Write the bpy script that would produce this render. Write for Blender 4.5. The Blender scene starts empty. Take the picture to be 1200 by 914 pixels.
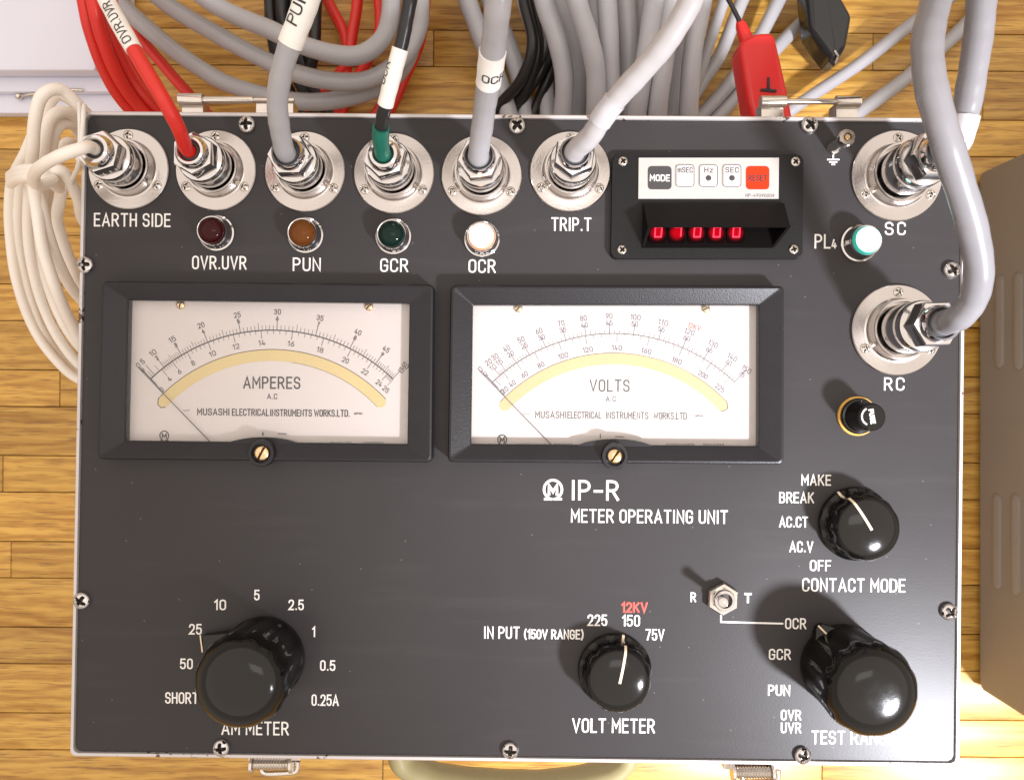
import bpy, bmesh, math, random
from math import sin, cos, pi, sqrt, radians, atan2
from mathutils import Vector, Matrix

random.seed(7)
SC = bpy.context.scene
COL = SC.collection

# ------------------------------------------------------------------ scale
S = 0.415e-3            # metres per photo pixel on the panel plane
D = 0.376               # camera height above the panel
H = 0.200               # panel height above the floor
def P(px, py, z=H):
    f = (H + D - z) / D
    return Vector(((px - 600) * S * f, (457 - py) * S * f, z))

# ------------------------------------------------------------------ camera
cam = bpy.data.cameras.new('camera')
cam.sensor_width = 36.0
cam.lens = 36.0 * D / (1200 * S)
cam.clip_start = 0.005
cam.clip_end = 50
co = bpy.data.objects.new('camera', cam)
COL.objects.link(co)
co.location = (0, 0, H + D)
co.rotation_euler = (0, 0, 0)
cam.dof.use_dof = True
cam.dof.focus_distance = D - 0.012
cam.dof.aperture_fstop = 22.0
SC.camera = co

# ------------------------------------------------------------------ light
W = bpy.data.worlds.new('World')
SC.world = W
W.use_nodes = True
W.node_tree.nodes['Background'].inputs[0].default_value = (1.0, 0.86, 0.74, 1)
W.node_tree.nodes['Background'].inputs[1].default_value = 0.58

def area(name, loc, target, sx, sy, power, color, shape='RECTANGLE'):
    l = bpy.data.lights.new(name, 'AREA')
    l.shape = shape
    l.size = sx
    l.size_y = sy
    l.energy = power
    l.color = color
    o = bpy.data.objects.new(name, l)
    COL.objects.link(o)
    o.location = loc
    o.rotation_euler = (Vector(target) - Vector(loc)).to_track_quat('-Z', 'Y').to_euler()
    return o
sp = bpy.data.lights.new('window_lamp', 'SPOT')
sp.energy = 78.0
sp.color = (0.92, 0.93, 1.0)
sp.shadow_soft_size = 0.048
sp.spot_size = radians(52)
sp.spot_blend = 0.55
so = bpy.data.objects.new('window_lamp', sp)
COL.objects.link(so)
so.location = (0.60, -0.50, 0.86)
so.rotation_euler = (Vector((0.32, -0.12, 0.15)) - Vector(so.location)).to_track_quat('-Z', 'Y').to_euler()
area('ceiling_lamp', (0.1, 0.1, 1.85), (0.1, 0.1, 0), 6.4, 5.4, 52.0, (1.0, 0.90, 0.83), 'ELLIPSE')
area('added_reflection_lamp', (0.24, 0.07, 1.8), (0.24, 0.07, 0), 0.70, 0.37, 1.15, (1.0, 0.98, 0.96))  # added lamp, placed to reflect as a bright rectangle in the voltmeter glass
SC.view_settings.view_transform = 'Standard'
SC.view_settings.look = 'None'
SC.view_settings.exposure = 0.25
SC.view_settings.gamma = 1.0

# ------------------------------------------------------------------ materials
def lin(c):
    return tuple(((v / 255) / 12.92 if v <= 10 else (((v / 255) + 0.055) / 1.055) ** 2.4) for v in c)

def mat(name, col, rough=0.5, metal=0.0, var=0.0, vscale=60.0, bump=0.0, bscale=400.0,
        rvar=0.0, coat=0.0, emit=None, estr=0.0, spec=None, stretch=None, sub=0.0):
    m = bpy.data.materials.new(name)
    m.use_nodes = True
    nt = m.node_tree
    b = nt.nodes['Principled BSDF']
    b.inputs['Base Color'].default_value = (*col, 1)
    b.inputs['Roughness'].default_value = rough
    b.inputs['Metallic'].default_value = metal
    if coat:
        b.inputs['Coat Weight'].default_value = coat
        b.inputs['Coat Roughness'].default_value = 0.08
    if spec is not None:
        b.inputs['Specular IOR Level'].default_value = spec
    if emit:
        b.inputs['Emission Color'].default_value = (*emit, 1)
        b.inputs['Emission Strength'].default_value = estr
    if var or bump or rvar:
        tc = nt.nodes.new('ShaderNodeTexCoord')
        src = tc.outputs['Object']
        if stretch:
            mp = nt.nodes.new('ShaderNodeMapping')
            mp.inputs['Scale'].default_value = stretch
            nt.links.new(src, mp.inputs['Vector'])
            src = mp.outputs['Vector']
        n = nt.nodes.new('ShaderNodeTexNoise')
        n.inputs['Scale'].default_value = vscale
        n.inputs['Detail'].default_value = 6
        nt.links.new(src, n.inputs['Vector'])
        if var:
            mx = nt.nodes.new('ShaderNodeMix')
            mx.data_type = 'RGBA'
            mx.inputs['A'].default_value = (*[max(0, c * (1 - var)) for c in col], 1)
            mx.inputs['B'].default_value = (*[min(1, c * (1 + var)) for c in col], 1)
            nt.links.new(n.outputs['Fac'], mx.inputs['Factor'])
            nt.links.new(mx.outputs['Result'], b.inputs['Base Color'])
        if rvar:
            mr = nt.nodes.new('ShaderNodeMapRange')
            mr.inputs['To Min'].default_value = max(0, rough - rvar)
            mr.inputs['To Max'].default_value = min(1, rough + rvar)
            nt.links.new(n.outputs['Fac'], mr.inputs['Value'])
            nt.links.new(mr.outputs['Result'], b.inputs['Roughness'])
        if bump:
            n2 = nt.nodes.new('ShaderNodeTexNoise')
            n2.inputs['Scale'].default_value = bscale
            n2.inputs['Detail'].default_value = 4
            nt.links.new(src, n2.inputs['Vector'])
            bp = nt.nodes.new('ShaderNodeBump')
            bp.inputs['Strength'].default_value = bump
            bp.inputs['Distance'].default_value = 0.0004
            nt.links.new(n2.outputs['Fac'], bp.inputs['Height'])
            nt.links.new(bp.outputs['Normal'], b.inputs['Normal'])
    return m

def panel_mat():
    m = mat('grey_enamel', (0.038, 0.035, 0.0365), rough=0.34, var=0.14, vscale=11, bump=0.08, bscale=1500, rvar=0.05, spec=0.20)
    nt = m.node_tree
    b = nt.nodes['Principled BSDF']
    tc = nt.nodes.new('ShaderNodeTexCoord')
    # dust specks
    v = nt.nodes.new('ShaderNodeTexVoronoi')
    v.voronoi_dimensions = '2D'; v.inputs['Scale'].default_value = 75
    nt.links.new(tc.outputs['Object'], v.inputs['Vector'])
    n = nt.nodes.new('ShaderNodeTexWhiteNoise')
    nt.links.new(v.outputs['Position'], n.inputs['Vector'])
    g = nt.nodes.new('ShaderNodeMath'); g.operation = 'GREATER_THAN'; g.inputs[1].default_value = 0.84
    nt.links.new(n.outputs['Value'], g.inputs[0])
    l = nt.nodes.new('ShaderNodeMath'); l.operation = 'LESS_THAN'; l.inputs[1].default_value = 0.026
    nt.links.new(v.outputs['Distance'], l.inputs[0])
    mu = nt.nodes.new('ShaderNodeMath'); mu.operation = 'MULTIPLY'
    nt.links.new(g.outputs[0], mu.inputs[0]); nt.links.new(l.outputs[0], mu.inputs[1])
    # faint wipes and scuffs
    mp = nt.nodes.new('ShaderNodeMapping'); mp.inputs['Scale'].default_value = (4, 30, 1)
    mp.inputs['Rotation'].default_value = (0, 0, 0.5)
    nt.links.new(tc.outputs['Object'], mp.inputs['Vector'])
    n3 = nt.nodes.new('ShaderNodeTexNoise'); n3.inputs['Scale'].default_value = 3; n3.inputs['Detail'].default_value = 7
    nt.links.new(mp.outputs['Vector'], n3.inputs['Vector'])
    r3 = nt.nodes.new('ShaderNodeMapRange'); r3.inputs['From Min'].default_value = 0.56; r3.inputs['From Max'].default_value = 0.8
    r3.inputs['To Max'].default_value = 0.05
    nt.links.new(n3.outputs['Fac'], r3.inputs['Value'])
    ad = nt.nodes.new('ShaderNodeMath'); ad.operation = 'MAXIMUM'
    m5 = nt.nodes.new('ShaderNodeMath'); m5.operation = 'MULTIPLY'; m5.inputs[1].default_value = 0.42
    nt.links.new(mu.outputs[0], m5.inputs[0])
    nt.links.new(m5.outputs[0], ad.inputs[0]); nt.links.new(r3.outputs['Result'], ad.inputs[1])
    old = b.inputs['Base Color'].links[0].from_socket
    mx = nt.nodes.new('ShaderNodeMix'); mx.data_type = 'RGBA'
    nt.links.new(old, mx.inputs['A'])
    mx.inputs['B'].default_value = (0.22, 0.21, 0.20, 1)
    nt.links.new(ad.outputs[0], mx.inputs['Factor'])
    nt.links.new(mx.outputs['Result'], b.inputs['Base Color'])
    return m

def rim_mat():
    m = mat('chipped_aluminium_paint', (0.56, 0.53, 0.53), rough=0.38, metal=0.25, var=0.1, vscale=50)
    nt = m.node_tree
    b = nt.nodes['Principled BSDF']
    tc = nt.nodes.new('ShaderNodeTexCoord')
    n = nt.nodes.new('ShaderNodeTexNoise'); n.inputs['Scale'].default_value = 260; n.inputs['Detail'].default_value = 5
    nt.links.new(tc.outputs['Object'], n.inputs['Vector'])
    n2 = nt.nodes.new('ShaderNodeTexNoise'); n2.inputs['Scale'].default_value = 28
    nt.links.new(tc.outputs['Object'], n2.inputs['Vector'])
    s = nt.nodes.new('ShaderNodeMath'); s.operation = 'MULTIPLY'
    nt.links.new(n.outputs['Fac'], s.inputs[0]); nt.links.new(n2.outputs['Fac'], s.inputs[1])
    r = nt.nodes.new('ShaderNodeMapRange'); r.inputs['From Min'].default_value = 0.385; r.inputs['From Max'].default_value = 0.41
    nt.links.new(s.outputs[0], r.inputs['Value'])
    old = b.inputs['Base Color'].links[0].from_socket
    mx = nt.nodes.new('ShaderNodeMix'); mx.data_type = 'RGBA'
    nt.links.new(old, mx.inputs['A'])
    mx.inputs['B'].default_value = (0.10, 0.06, 0.045, 1)
    nt.links.new(r.outputs['Result'], mx.inputs['Factor'])
    nt.links.new(mx.outputs['Result'], b.inputs['Base Color'])
    return m

def wood_mat():
    m = bpy.data.materials.new('oak_parquet')
    m.use_nodes = True
    nt = m.node_tree
    b = nt.nodes['Principled BSDF']
    b.inputs['Roughness'].default_value = 0.38
    tc = nt.nodes.new('ShaderNodeTexCoord')
    oi = nt.nodes.new('ShaderNodeObjectInfo')
    ml = nt.nodes.new('ShaderNodeMath'); ml.operation = 'MULTIPLY'; ml.inputs[1].default_value = 37.0
    nt.links.new(oi.outputs['Random'], ml.inputs[0])
    va = nt.nodes.new('ShaderNodeVectorMath'); va.operation = 'ADD'
    nt.links.new(tc.outputs['Object'], va.inputs[0]); nt.links.new(ml.outputs[0], va.inputs[1])
    mp = nt.nodes.new('ShaderNodeMapping'); mp.inputs['Scale'].default_value = (4, 75, 1)
    nt.links.new(va.outputs[0], mp.inputs['Vector'])
    n = nt.nodes.new('ShaderNodeTexNoise'); n.inputs['Scale'].default_value = 1.6; n.inputs['Detail'].default_value = 8; n.inputs['Distortion'].default_value = 0.9
    nt.links.new(mp.outputs['Vector'], n.inputs['Vector'])
    mp2 = nt.nodes.new('ShaderNodeMapping'); mp2.inputs['Scale'].default_value = (36, 820, 1)
    nt.links.new(va.outputs[0], mp2.inputs['Vector'])
    n2 = nt.nodes.new('ShaderNodeTexNoise'); n2.inputs['Scale'].default_value = 1.3; n2.inputs['Detail'].default_value = 5
    nt.links.new(mp2.outputs['Vector'], n2.inputs['Vector'])
    w = nt.nodes.new('ShaderNodeTexWave'); w.wave_type = 'BANDS'; w.bands_direction = 'Y'
    w.inputs['Scale'].default_value = 38; w.inputs['Distortion'].default_value = 9; w.inputs['Detail'].default_value = 3; w.inputs['Detail Scale'].default_value = 1.5
    mp3 = nt.nodes.new('ShaderNodeMapping'); mp3.inputs['Scale'].default_value = (0.28, 1, 1)
    nt.links.new(va.outputs[0], mp3.inputs['Vector'])
    nt.links.new(mp3.outputs['Vector'], w.inputs['Vector'])
    cr = nt.nodes.new('ShaderNodeValToRGB')
    cr.color_ramp.elements[0].position = 0.32; cr.color_ramp.elements[0].color = (0.40, 0.190, 0.026, 1)
    cr.color_ramp.elements[1].position = 0.64; cr.color_ramp.elements[1].color = (0.66, 0.385, 0.078, 1)
    m1 = nt.nodes.new('ShaderNodeMath'); m1.operation = 'MULTIPLY_ADD'; m1.inputs[1].default_value = 0.19; 
    nt.links.new(w.outputs['Fac'], m1.inputs[0])
    m2 = nt.nodes.new('ShaderNodeMath'); m2.operation = 'MULTIPLY'; m2.inputs[1].default_value = 0.81
    nt.links.new(n.outputs['Fac'], m2.inputs[0]); nt.links.new(m2.outputs[0], m1.inputs[2])
    nt.links.new(m1.outputs[0], cr.inputs['Fac'])
    # dark pores
    rp = nt.nodes.new('ShaderNodeMapRange'); rp.inputs['From Min'].default_value = 0.54; rp.inputs['From Max'].default_value = 0.68; rp.inputs['To Max'].default_value = 0.75
    nt.links.new(n2.outputs['Fac'], rp.inputs['Value'])
    mx = nt.nodes.new('ShaderNodeMix'); mx.data_type = 'RGBA'
    mx.inputs['B'].default_value = (0.17, 0.07, 0.02, 1)
    nt.links.new(cr.outputs['Color'], mx.inputs['A']); nt.links.new(rp.outputs['Result'], mx.inputs['Factor'])
    # plank to plank tone
    hs = nt.nodes.new('ShaderNodeHueSaturation')
    rv = nt.nodes.new('ShaderNodeMapRange'); rv.inputs['To Min'].default_value = 0.80; rv.inputs['To Max'].default_value = 1.12
    nt.links.new(oi.outputs['Random'], rv.inputs['Value']); nt.links.new(rv.outputs['Result'], hs.inputs['Value'])
    nt.links.new(mx.outputs['Result'], hs.inputs['Color'])
    nt.links.new(hs.outputs['Color'], b.inputs['Base Color'])
    bp = nt.nodes.new('ShaderNodeBump'); bp.inputs['Strength'].default_value = 0.12; bp.inputs['Distance'].default_value = 0.0004
    nt.links.new(n2.outputs['Fac'], bp.inputs['Height']); nt.links.new(bp.outputs['Normal'], b.inputs['Normal'])
    return m

def glass_mat():
    m = bpy.data.materials.new('meter_glass')
    m.use_nodes = True
    nt = m.node_tree
    nt.nodes.remove(nt.nodes['Principled BSDF'])
    t = nt.nodes.new('ShaderNodeBsdfTransparent'); g = nt.nodes.new('ShaderNodeBsdfGlossy')
    g.inputs['Roughness'].default_value = 0.012
    f = nt.nodes.new('ShaderNodeFresnel'); f.inputs['IOR'].default_value = 1.5
    # same reflectance from either side of the pane
    ge = nt.nodes.new('ShaderNodeNewGeometry'); io = nt.nodes.new('ShaderNodeMapRange')
    io.inputs['To Min'].default_value = 1.5; io.inputs['To Max'].default_value = 1 / 1.5
    nt.links.new(ge.outputs['Backfacing'], io.inputs['Value']); nt.links.new(io.outputs['Result'], f.inputs['IOR'])
    x = nt.nodes.new('ShaderNodeMixShader')
    nt.links.new(f.outputs[0], x.inputs[0]); nt.links.new(t.outputs[0], x.inputs[1]); nt.links.new(g.outputs[0], x.inputs[2])
    nt.links.new(x.outputs[0], nt.nodes['Material Output'].inputs[0])
    return m

M = dict(
    panel=panel_mat(), rim=rim_mat(), wood=wood_mat(), glass=glass_mat(),
    gap=mat('dark_floor_gap', (0.10, 0.05, 0.02), 0.8, var=0.2),
    ink=mat('white_print', (0.80, 0.78, 0.75), 0.55, var=0.06, vscale=300),
    redink=mat('red_print', (0.70, 0.07, 0.045), 0.55),
    blackink=mat('black_print', (0.018, 0.017, 0.02), 0.6),
    greyink=mat('fine_grey_print', (0.05, 0.042, 0.048), 0.6),
    bluink=mat('fine_violet_print', (0.05, 0.04, 0.09), 0.6),
    alu=mat('turned_aluminium', (0.56, 0.525, 0.505), 0.19, 1.0, var=0.06, vscale=40, bump=0.10, bscale=900, rvar=0.06),
    chrome=mat('chrome', (0.66, 0.64, 0.635), 0.08, 1.0, bump=0.22, bscale=190, rvar=0.05, vscale=150, var=0.05),
    steel=mat('nickel_steel', (0.66, 0.62, 0.57), 0.16, 1.0, var=0.12, vscale=400, rvar=0.08),
    brass=mat('worn_brass', (0.78, 0.56, 0.32), 0.25, 1.0, var=0.15, vscale=600, rvar=0.1),
    bake=mat('black_bakelite', (0.005, 0.0045, 0.004), 0.12, spec=0.4, rvar=0.07, vscale=160, bump=0.05, bscale=700),
    bezel=mat('black_moulded_bezel', (0.013, 0.012, 0.0145), 0.36, var=0.25, vscale=90, bump=0.25, bscale=1600, spec=0.35),
    module=mat('black_textured_plastic', (0.009, 0.0085, 0.009), 0.40, var=0.2, vscale=90, bump=0.5, bscale=2200, spec=0.22),
    window=mat('dark_display_window', (0.003, 0.002, 0.002), 0.6, spec=0.05),
    hood=mat('black_hood_plastic', (0.006, 0.005, 0.0055), 0.40, bump=0.1, spec=0.14),
    dial=mat('dial_paper', (0.545, 0.495, 0.475), 0.6, var=0.03, vscale=25),
    band=mat('straw_mirror_strip', (0.55, 0.43, 0.20), 0.5, var=0.06, vscale=40),
    vband=mat('tan_mirror_strip', (0.50, 0.36, 0.165), 0.5, var=0.06, vscale=40),
    sticker=mat('brushed_silver_label', (0.50, 0.47, 0.445), 0.40, 0.25, var=0.05, stretch=(1, 60, 1), vscale=8),
    keywhite=mat('white_key', (0.56, 0.52, 0.50), 0.45),
    keydark=mat('charcoal_key', (0.045, 0.042, 0.045), 0.45),
    keyred=mat('red_key', (0.72, 0.030, 0.004), 0.5, spec=0.2),
    grey=mat('grey_pvc', (0.37, 0.365, 0.38), 0.30, var=0.11, vscale=45, bump=0.06, bscale=300),
    lgrey=mat('pale_grey_pvc', (0.36, 0.352, 0.37), 0.27, var=0.10, vscale=45, bump=0.06, bscale=300),
    bgrey=mat('bluish_grey_pvc', (0.46, 0.465, 0.50), 0.32, var=0.12, vscale=40, bump=0.06, bscale=300),
    kgrey=mat('thick_grey_pvc', (0.225, 0.22, 0.235), 0.27, var=0.14, vscale=38, bump=0.06, bscale=300, rvar=0.06),
    tgrey=mat('off_white_pvc', (0.47, 0.455, 0.465), 0.28, var=0.08, vscale=45),
    red=mat('red_pvc', (0.66, 0.022, 0.014), 0.33, var=0.08, vscale=60),
    white=mat('cream_pvc', (0.90, 0.85, 0.78), 0.40, var=0.06, vscale=50),
    black=mat('black_pvc', (0.012, 0.012, 0.013), 0.32, var=0.2, vscale=60),
    green=mat('green_pvc', (0.008, 0.14, 0.095), 0.35),
    rubber=mat('black_rubber_boot', (0.010, 0.010, 0.010), 0.16, bump=0.1, bscale=150),
    redrub=mat('red_rubber_boot', (0.70, 0.014, 0.014), 0.26, bump=0.1, bscale=150),
    clear=mat('clear_sleeve', (0.52, 0.51, 0.54), 0.16, var=0.1, vscale=200),
    recess_shade=mat('painted_recess_shade', (0.035, 0.026, 0.02), 0.6, var=0.3, vscale=900),  # dark tone that paints in the shade of screw recesses and the lever hole
    grommet=mat('dark_grommet', (0.03, 0.03, 0.032), 0.5),
    satin=mat('satin_nickel', (0.62, 0.60, 0.59), 0.13, 1.0, var=0.10, vscale=120, rvar=0.06, bump=0.06, bscale=1800),
    label=mat('white_label', (0.86, 0.84, 0.80), 0.40, var=0.03),
    lavender=mat('pale_grey_case_paint', (0.72, 0.73, 0.84), 0.5, var=0.04, vscale=15, bump=0.05, bscale=600),
    tan=mat('taupe_case_paint', (0.235, 0.208, 0.175), 0.5, var=0.07, vscale=12, bump=0.25, bscale=900),
    olive=mat('olive_plastic', (0.30, 0.26, 0.13), 0.42, var=0.1, vscale=30),
    jred=mat('dark_red_lens', (0.032, 0.0012, 0.002), 0.05, spec=0.2),
    jamber=mat('amber_lens', (0.12, 0.036, 0.004), 0.05, spec=0.2),
    jgreen=mat('dark_green_lens', (0.002, 0.013, 0.010), 0.05, spec=0.2),
    jlit=mat('lit_amber_lens', (0.55, 0.38, 0.28), 0.15, emit=(1.0, 0.74, 0.60), estr=2.0),
    jlitg=mat('lit_green_lens', (0.4, 0.55, 0.5), 0.15, emit=(0.42, 1.0, 0.88), estr=2.4),
    jwarm=mat('lit_amber_lens_rim', (0.6, 0.28, 0.16), 0.2, emit=(1.0, 0.42, 0.22), estr=0.5),
    jside=mat('green_lens_rim', (0.05, 0.42, 0.34), 0.2, emit=(0.03, 0.55, 0.42), estr=0.25),
    seg=mat('lit_red_segment', (0.3, 0.01, 0.02), 0.6, emit=(1.0, 0.03, 0.09), estr=1.3),
    cell=mat('red_digit_tube', (0.004, 0.0, 0.0003), 0.6, emit=(1.0, 0.0, 0.012), estr=0.10, spec=0.04),
    dotlit=mat('lit_indicator', (0.9, 0.7, 0.7), 0.4, emit=(1.0, 0.62, 0.66), estr=1.1),
    washer=mat('amber_fibre_washer', (0.75, 0.42, 0.09), 0.4, var=0.15, vscale=300),
    cream=mat('cream_filled_line', (0.80, 0.66, 0.48), 0.5),
)

# lit digit tubes: the glow falls off from the middle of the diffuser
nt = M['cell'].node_tree
tc_ = nt.nodes.new('ShaderNodeTexCoord'); ln_ = nt.nodes.new('ShaderNodeVectorMath'); ln_.operation = 'LENGTH'
nt.links.new(tc_.outputs['Object'], ln_.inputs[0])
mr_ = nt.nodes.new('ShaderNodeMapRange'); mr_.inputs['From Min'].default_value = 0.0012; mr_.inputs['From Max'].default_value = 0.0044
mr_.inputs['To Min'].default_value = 0.55; mr_.inputs['To Max'].default_value = 0.0; mr_.interpolation_type = 'SMOOTHSTEP'
nt.links.new(ln_.outputs['Value'], mr_.inputs['Value']); nt.links.new(mr_.outputs['Result'], nt.nodes['Principled BSDF'].inputs['Emission Strength'])
nt = M['alu'].node_tree
tn = nt.nodes.new('ShaderNodeTangent'); tn.direction_type = 'RADIAL'; tn.axis = 'Z'
b_ = nt.nodes['Principled BSDF']; b_.inputs['Anisotropic'].default_value = 0.75
nt.links.new(tn.outputs[0], b_.inputs['Tangent'])

# ------------------------------------------------------------------ object helpers
def link(o, parent, wloc):
    COL.objects.link(o)
    if parent is not None:
        o.parent = parent
        o.location = Vector(wloc) - Vector(parent['_w'])
    else:
        o.location = wloc
    o['_w'] = tuple(wloc)
    return o

ALL = []
WEIGHTED = {'case_tray', 'front_panel', 'case_body', 'panel_meter', 'counter_module', 'key_strip', 'key', 'display_hood', 'case_base', 'case_lid', 'latch', 'adjuster_boss', 'receptacle', 'digit', 'clip_boot', 'lid_hinge'}
def meta(o, label=None, cat=None, group=None, kind=None):
    if label: o['label'] = label
    if cat: o['category'] = cat
    if group: o['group'] = group
    if kind: o['kind'] = kind
    return o

def finish(me, smooth=35):
    if smooth is not None:
        me.polygons.foreach_set('use_smooth', [True] * len(me.polygons))
        me.set_sharp_from_angle(angle=radians(smooth))
    me.update()

def weighted(o):
    m = o.modifiers.new('weighted_normal', 'WEIGHTED_NORMAL')
    m.keep_sharp = True
    m.weight = 100
    return o

def mk(name, bm, mats, parent=None, smooth=35, origin=None, **kw):
    """link a bmesh given in world coordinates as one object"""
    if not isinstance(mats, (list, tuple)): mats = [mats]
    bmesh.ops.recalc_face_normals(bm, faces=bm.faces)
    vs = [v.co for v in bm.verts]
    if origin is None:
        mn = [min(v[i] for v in vs) for i in range(3)]; mxx = [max(v[i] for v in vs) for i in range(3)]
        c = Vector([(a + b) / 2 for a, b in zip(mn, mxx)])
        if parent is None: c.z = mn[2]
    else:
        c = Vector(origin)
    bmesh.ops.translate(bm, verts=bm.verts, vec=-c)
    me = bpy.data.meshes.new(name)
    bm.to_mesh(me); bm.free()
    for m in mats: me.materials.append(m)
    finish(me, smooth)
    o = bpy.data.objects.new(name, me)
    link(o, parent, c)
    ALL.append(o)
    if name in WEIGHTED: weighted(o)
    return meta(o, **kw)

def mesh_of(name, bm, mats, smooth=35):
    if not isinstance(mats, (list, tuple)): mats = [mats]
    bmesh.ops.recalc_face_normals(bm, faces=bm.faces)
    me = bpy.data.meshes.new(name)
    bm.to_mesh(me); bm.free()
    for m in mats: me.materials.append(m)
    finish(me, smooth)
    return me

def inst(name, me, wloc, parent=None, rz=0.0, **kw):
    o = bpy.data.objects.new(name, me)
    link(o, parent, wloc)
    o.rotation_euler = (0, 0, rz)
    ALL.append(o)
    return meta(o, **kw)

def empty(name, wloc, label, cat, group=None):
    o = bpy.data.objects.new(name, None)
    o.empty_display_size = 0.02
    link(o, None, wloc)
    ALL.append(o)
    return meta(o, label, cat, group)

# ------------------------------------------------------------------ shape helpers
def face(bm, vs, mi=0):
    try:
        f = bm.faces.new(vs); f.material_index = mi
        return f
    except ValueError:
        return None

def rings(bm, rr, close0=True, close1=True, mi=0):
    """rr: list of rings, each a list of co; bridge them"""
    vr = [[bm.verts.new(c) for c in r] for r in rr]
    n = len(vr[0])
    for a, b in zip(vr[:-1], vr[1:]):
        for i in range(n):
            j = (i + 1) % n
            face(bm, (a[i], a[j], b[j], b[i]), mi)
    if close0: face(bm, list(reversed(vr[0])), mi)
    if close1: face(bm, vr[-1], mi)
    return vr

def lathe(bm, prof, c, seg=40, mi=0, rot=0.0, cap0=True, cap1=True, flat=None):
    """prof: (radius, z) metres; c: axis base (world)"""
    rr = []
    for r, z in prof:
        rr.append([Vector((c[0] + max(r, 1e-6) * cos(rot + 2 * pi * i / seg), c[1] + max(r, 1e-6) * sin(rot + 2 * pi * i / seg), c[2] + z)) for i in range(seg)])
    return rings(bm, rr, cap0, cap1, mi)

def box(bm, x0, y0, z0, x1, y1, z1, mi=0, bev=0.0):
    b2 = bmesh.new()
    bmesh.ops.create_cube(b2, size=1)
    for v in b2.verts:
        v.co = Vector((x0 + (v.co.x + .5) * (x1 - x0), y0 + (v.co.y + .5) * (y1 - y0), z0 + (v.co.z + .5) * (z1 - z0)))
    if bev:
        bmesh.ops.bevel(b2, geom=list(b2.edges), offset=bev, segments=2, affect='EDGES', profile=0.5)
    merge(bm, b2, mi)

def merge(bm, b2, mi=0):
    mp = {}
    for v in b2.verts: mp[v] = bm.verts.new(v.co)
    for f in b2.faces:
        nf = face(bm, [mp[v] for v in f.verts], mi)
    b2.free()

def prism(bm, pts, z0, z1, mi=0, bev=0.0, seg=2):
    b2 = bmesh.new()
    lo = [b2.verts.new((p[0], p[1], z0)) for p in pts]
    hi = [b2.verts.new((p[0], p[1], z1)) for p in pts]
    n = len(pts)
    b2.faces.new(list(reversed(lo))); top = b2.faces.new(hi)
    for i in range(n):
        j = (i + 1) % n
        b2.faces.new((lo[i], lo[j], hi[j], hi[i]))
    if bev:
        bmesh.ops.bevel(b2, geom=list(top.edges), offset=bev, segments=seg, affect='EDGES', profile=0.5)
    merge(bm, b2, mi)

def rquad(q, r, n=6):
    """rounded quadrilateral outline from 4 corners (2D vectors)"""
    out = []
    for i in range(4):
        p = Vector(q[i][:2]); a = Vector(q[i - 1][:2]); b = Vector(q[(i + 1) % 4][:2])
        u = (a - p).normalized(); w = (b - p).normalized()
        for k in range(n + 1):
            t = k / n
            # quadratic corner close to a circle
            s0 = p + u * r; s1 = p + w * r
            mid = p + (u + w) * r * 0.05
            out.append((1 - t) ** 2 * s0 + 2 * t * (1 - t) * mid + t * t * s1)
    return out

def cat(pts, n=10):
    """Catmull-Rom resample"""
    pts = [Vector(p) for p in pts]
    ext = [pts[0] * 2 - pts[1]] + pts + [pts[-1] * 2 - pts[-2]]
    out = []
    for i in range(1, len(ext) - 2):
        p0, p1, p2, p3 = ext[i - 1:i + 3]
        d1 = max((p2 - p1).length, 1e-9)
        m1 = (p2 - p0) * 0.5; m2 = (p3 - p1) * 0.5
        # limit tangents
        for mm in (m1, m2):
            if mm.length > 1.3 * d1: mm *= 1.3 * d1 / mm.length
        for k in range(n):
            t = k / n
            h00 = 2 * t ** 3 - 3 * t * t + 1; h10 = t ** 3 - 2 * t * t + t; h01 = -2 * t ** 3 + 3 * t * t; h11 = t ** 3 - t * t
            out.append(h00 * p1 + h10 * m1 + h01 * p2 + h11 * m2)
    out.append(pts[-1])
    return out

def tube(bm, path, r, seg=14, mi=0, flat=1.0, caps=True):
    path = [Vector(p) for p in path]
    n = len(path)
    rad = r if callable(r) else (lambda t: r)
    up = None
    rr = []
    ph = path[0].x * 900
    for i, p in enumerate(path):
        t = (path[min(i + 1, n - 1)] - path[max(i - 1, 0)]).normalized()
        if up is None:
            up = Vector((0, 0, 1)) if abs(t.z) < 0.9 else Vector((0, 1, 0))
        a = t.cross(up)
        if a.length < 1e-6: a = t.cross(Vector((1, 0, 0)))
        a.normalize(); b = a.cross(t).normalized(); up = b
        q = rad(i / (n - 1)) * (1 + .018 * sin(i * .37 + ph) + .012 * sin(i * .93 + 2 * ph))
        rr.append([p + a * (q * cos(2 * pi * k / seg)) + b * (q * flat * sin(2 * pi * k / seg)) for k in range(seg)])
    rings(bm, rr, caps, caps, mi)

# ------------------------------------------------------------------ stroke lettering
def fil(pts, closed=False, n=5):
    out = []
    m = len(pts)
    for i, p in enumerate(pts):
        r = p[2] if len(p) > 2 else 0
        q = Vector(p[:2])
        if r == 0 or (not closed and i in (0, m - 1)):
            out.append(q); continue
        a = Vector(pts[i - 1][:2]); b = Vector(pts[(i + 1) % m][:2])
        u = a - q; w = b - q
        r1 = min(r, u.length * .5 if (len(pts[i - 1]) > 2) else u.length * .98); r2 = min(r, w.length * .5 if len(pts[(i + 1) % m]) > 2 else w.length * .98)
        s0 = q + u.normalized() * r1; s1 = q + w.normalized() * r2
        for k in range(n + 1):
            t = k / n
            mid = q + (u.normalized() * r1 + w.normalized() * r2) * 0.06
            out.append((1 - t) ** 2 * s0 + 2 * t * (1 - t) * mid + t * t * s1)
    if closed: out.append(out[0].copy())
    return out

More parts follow.
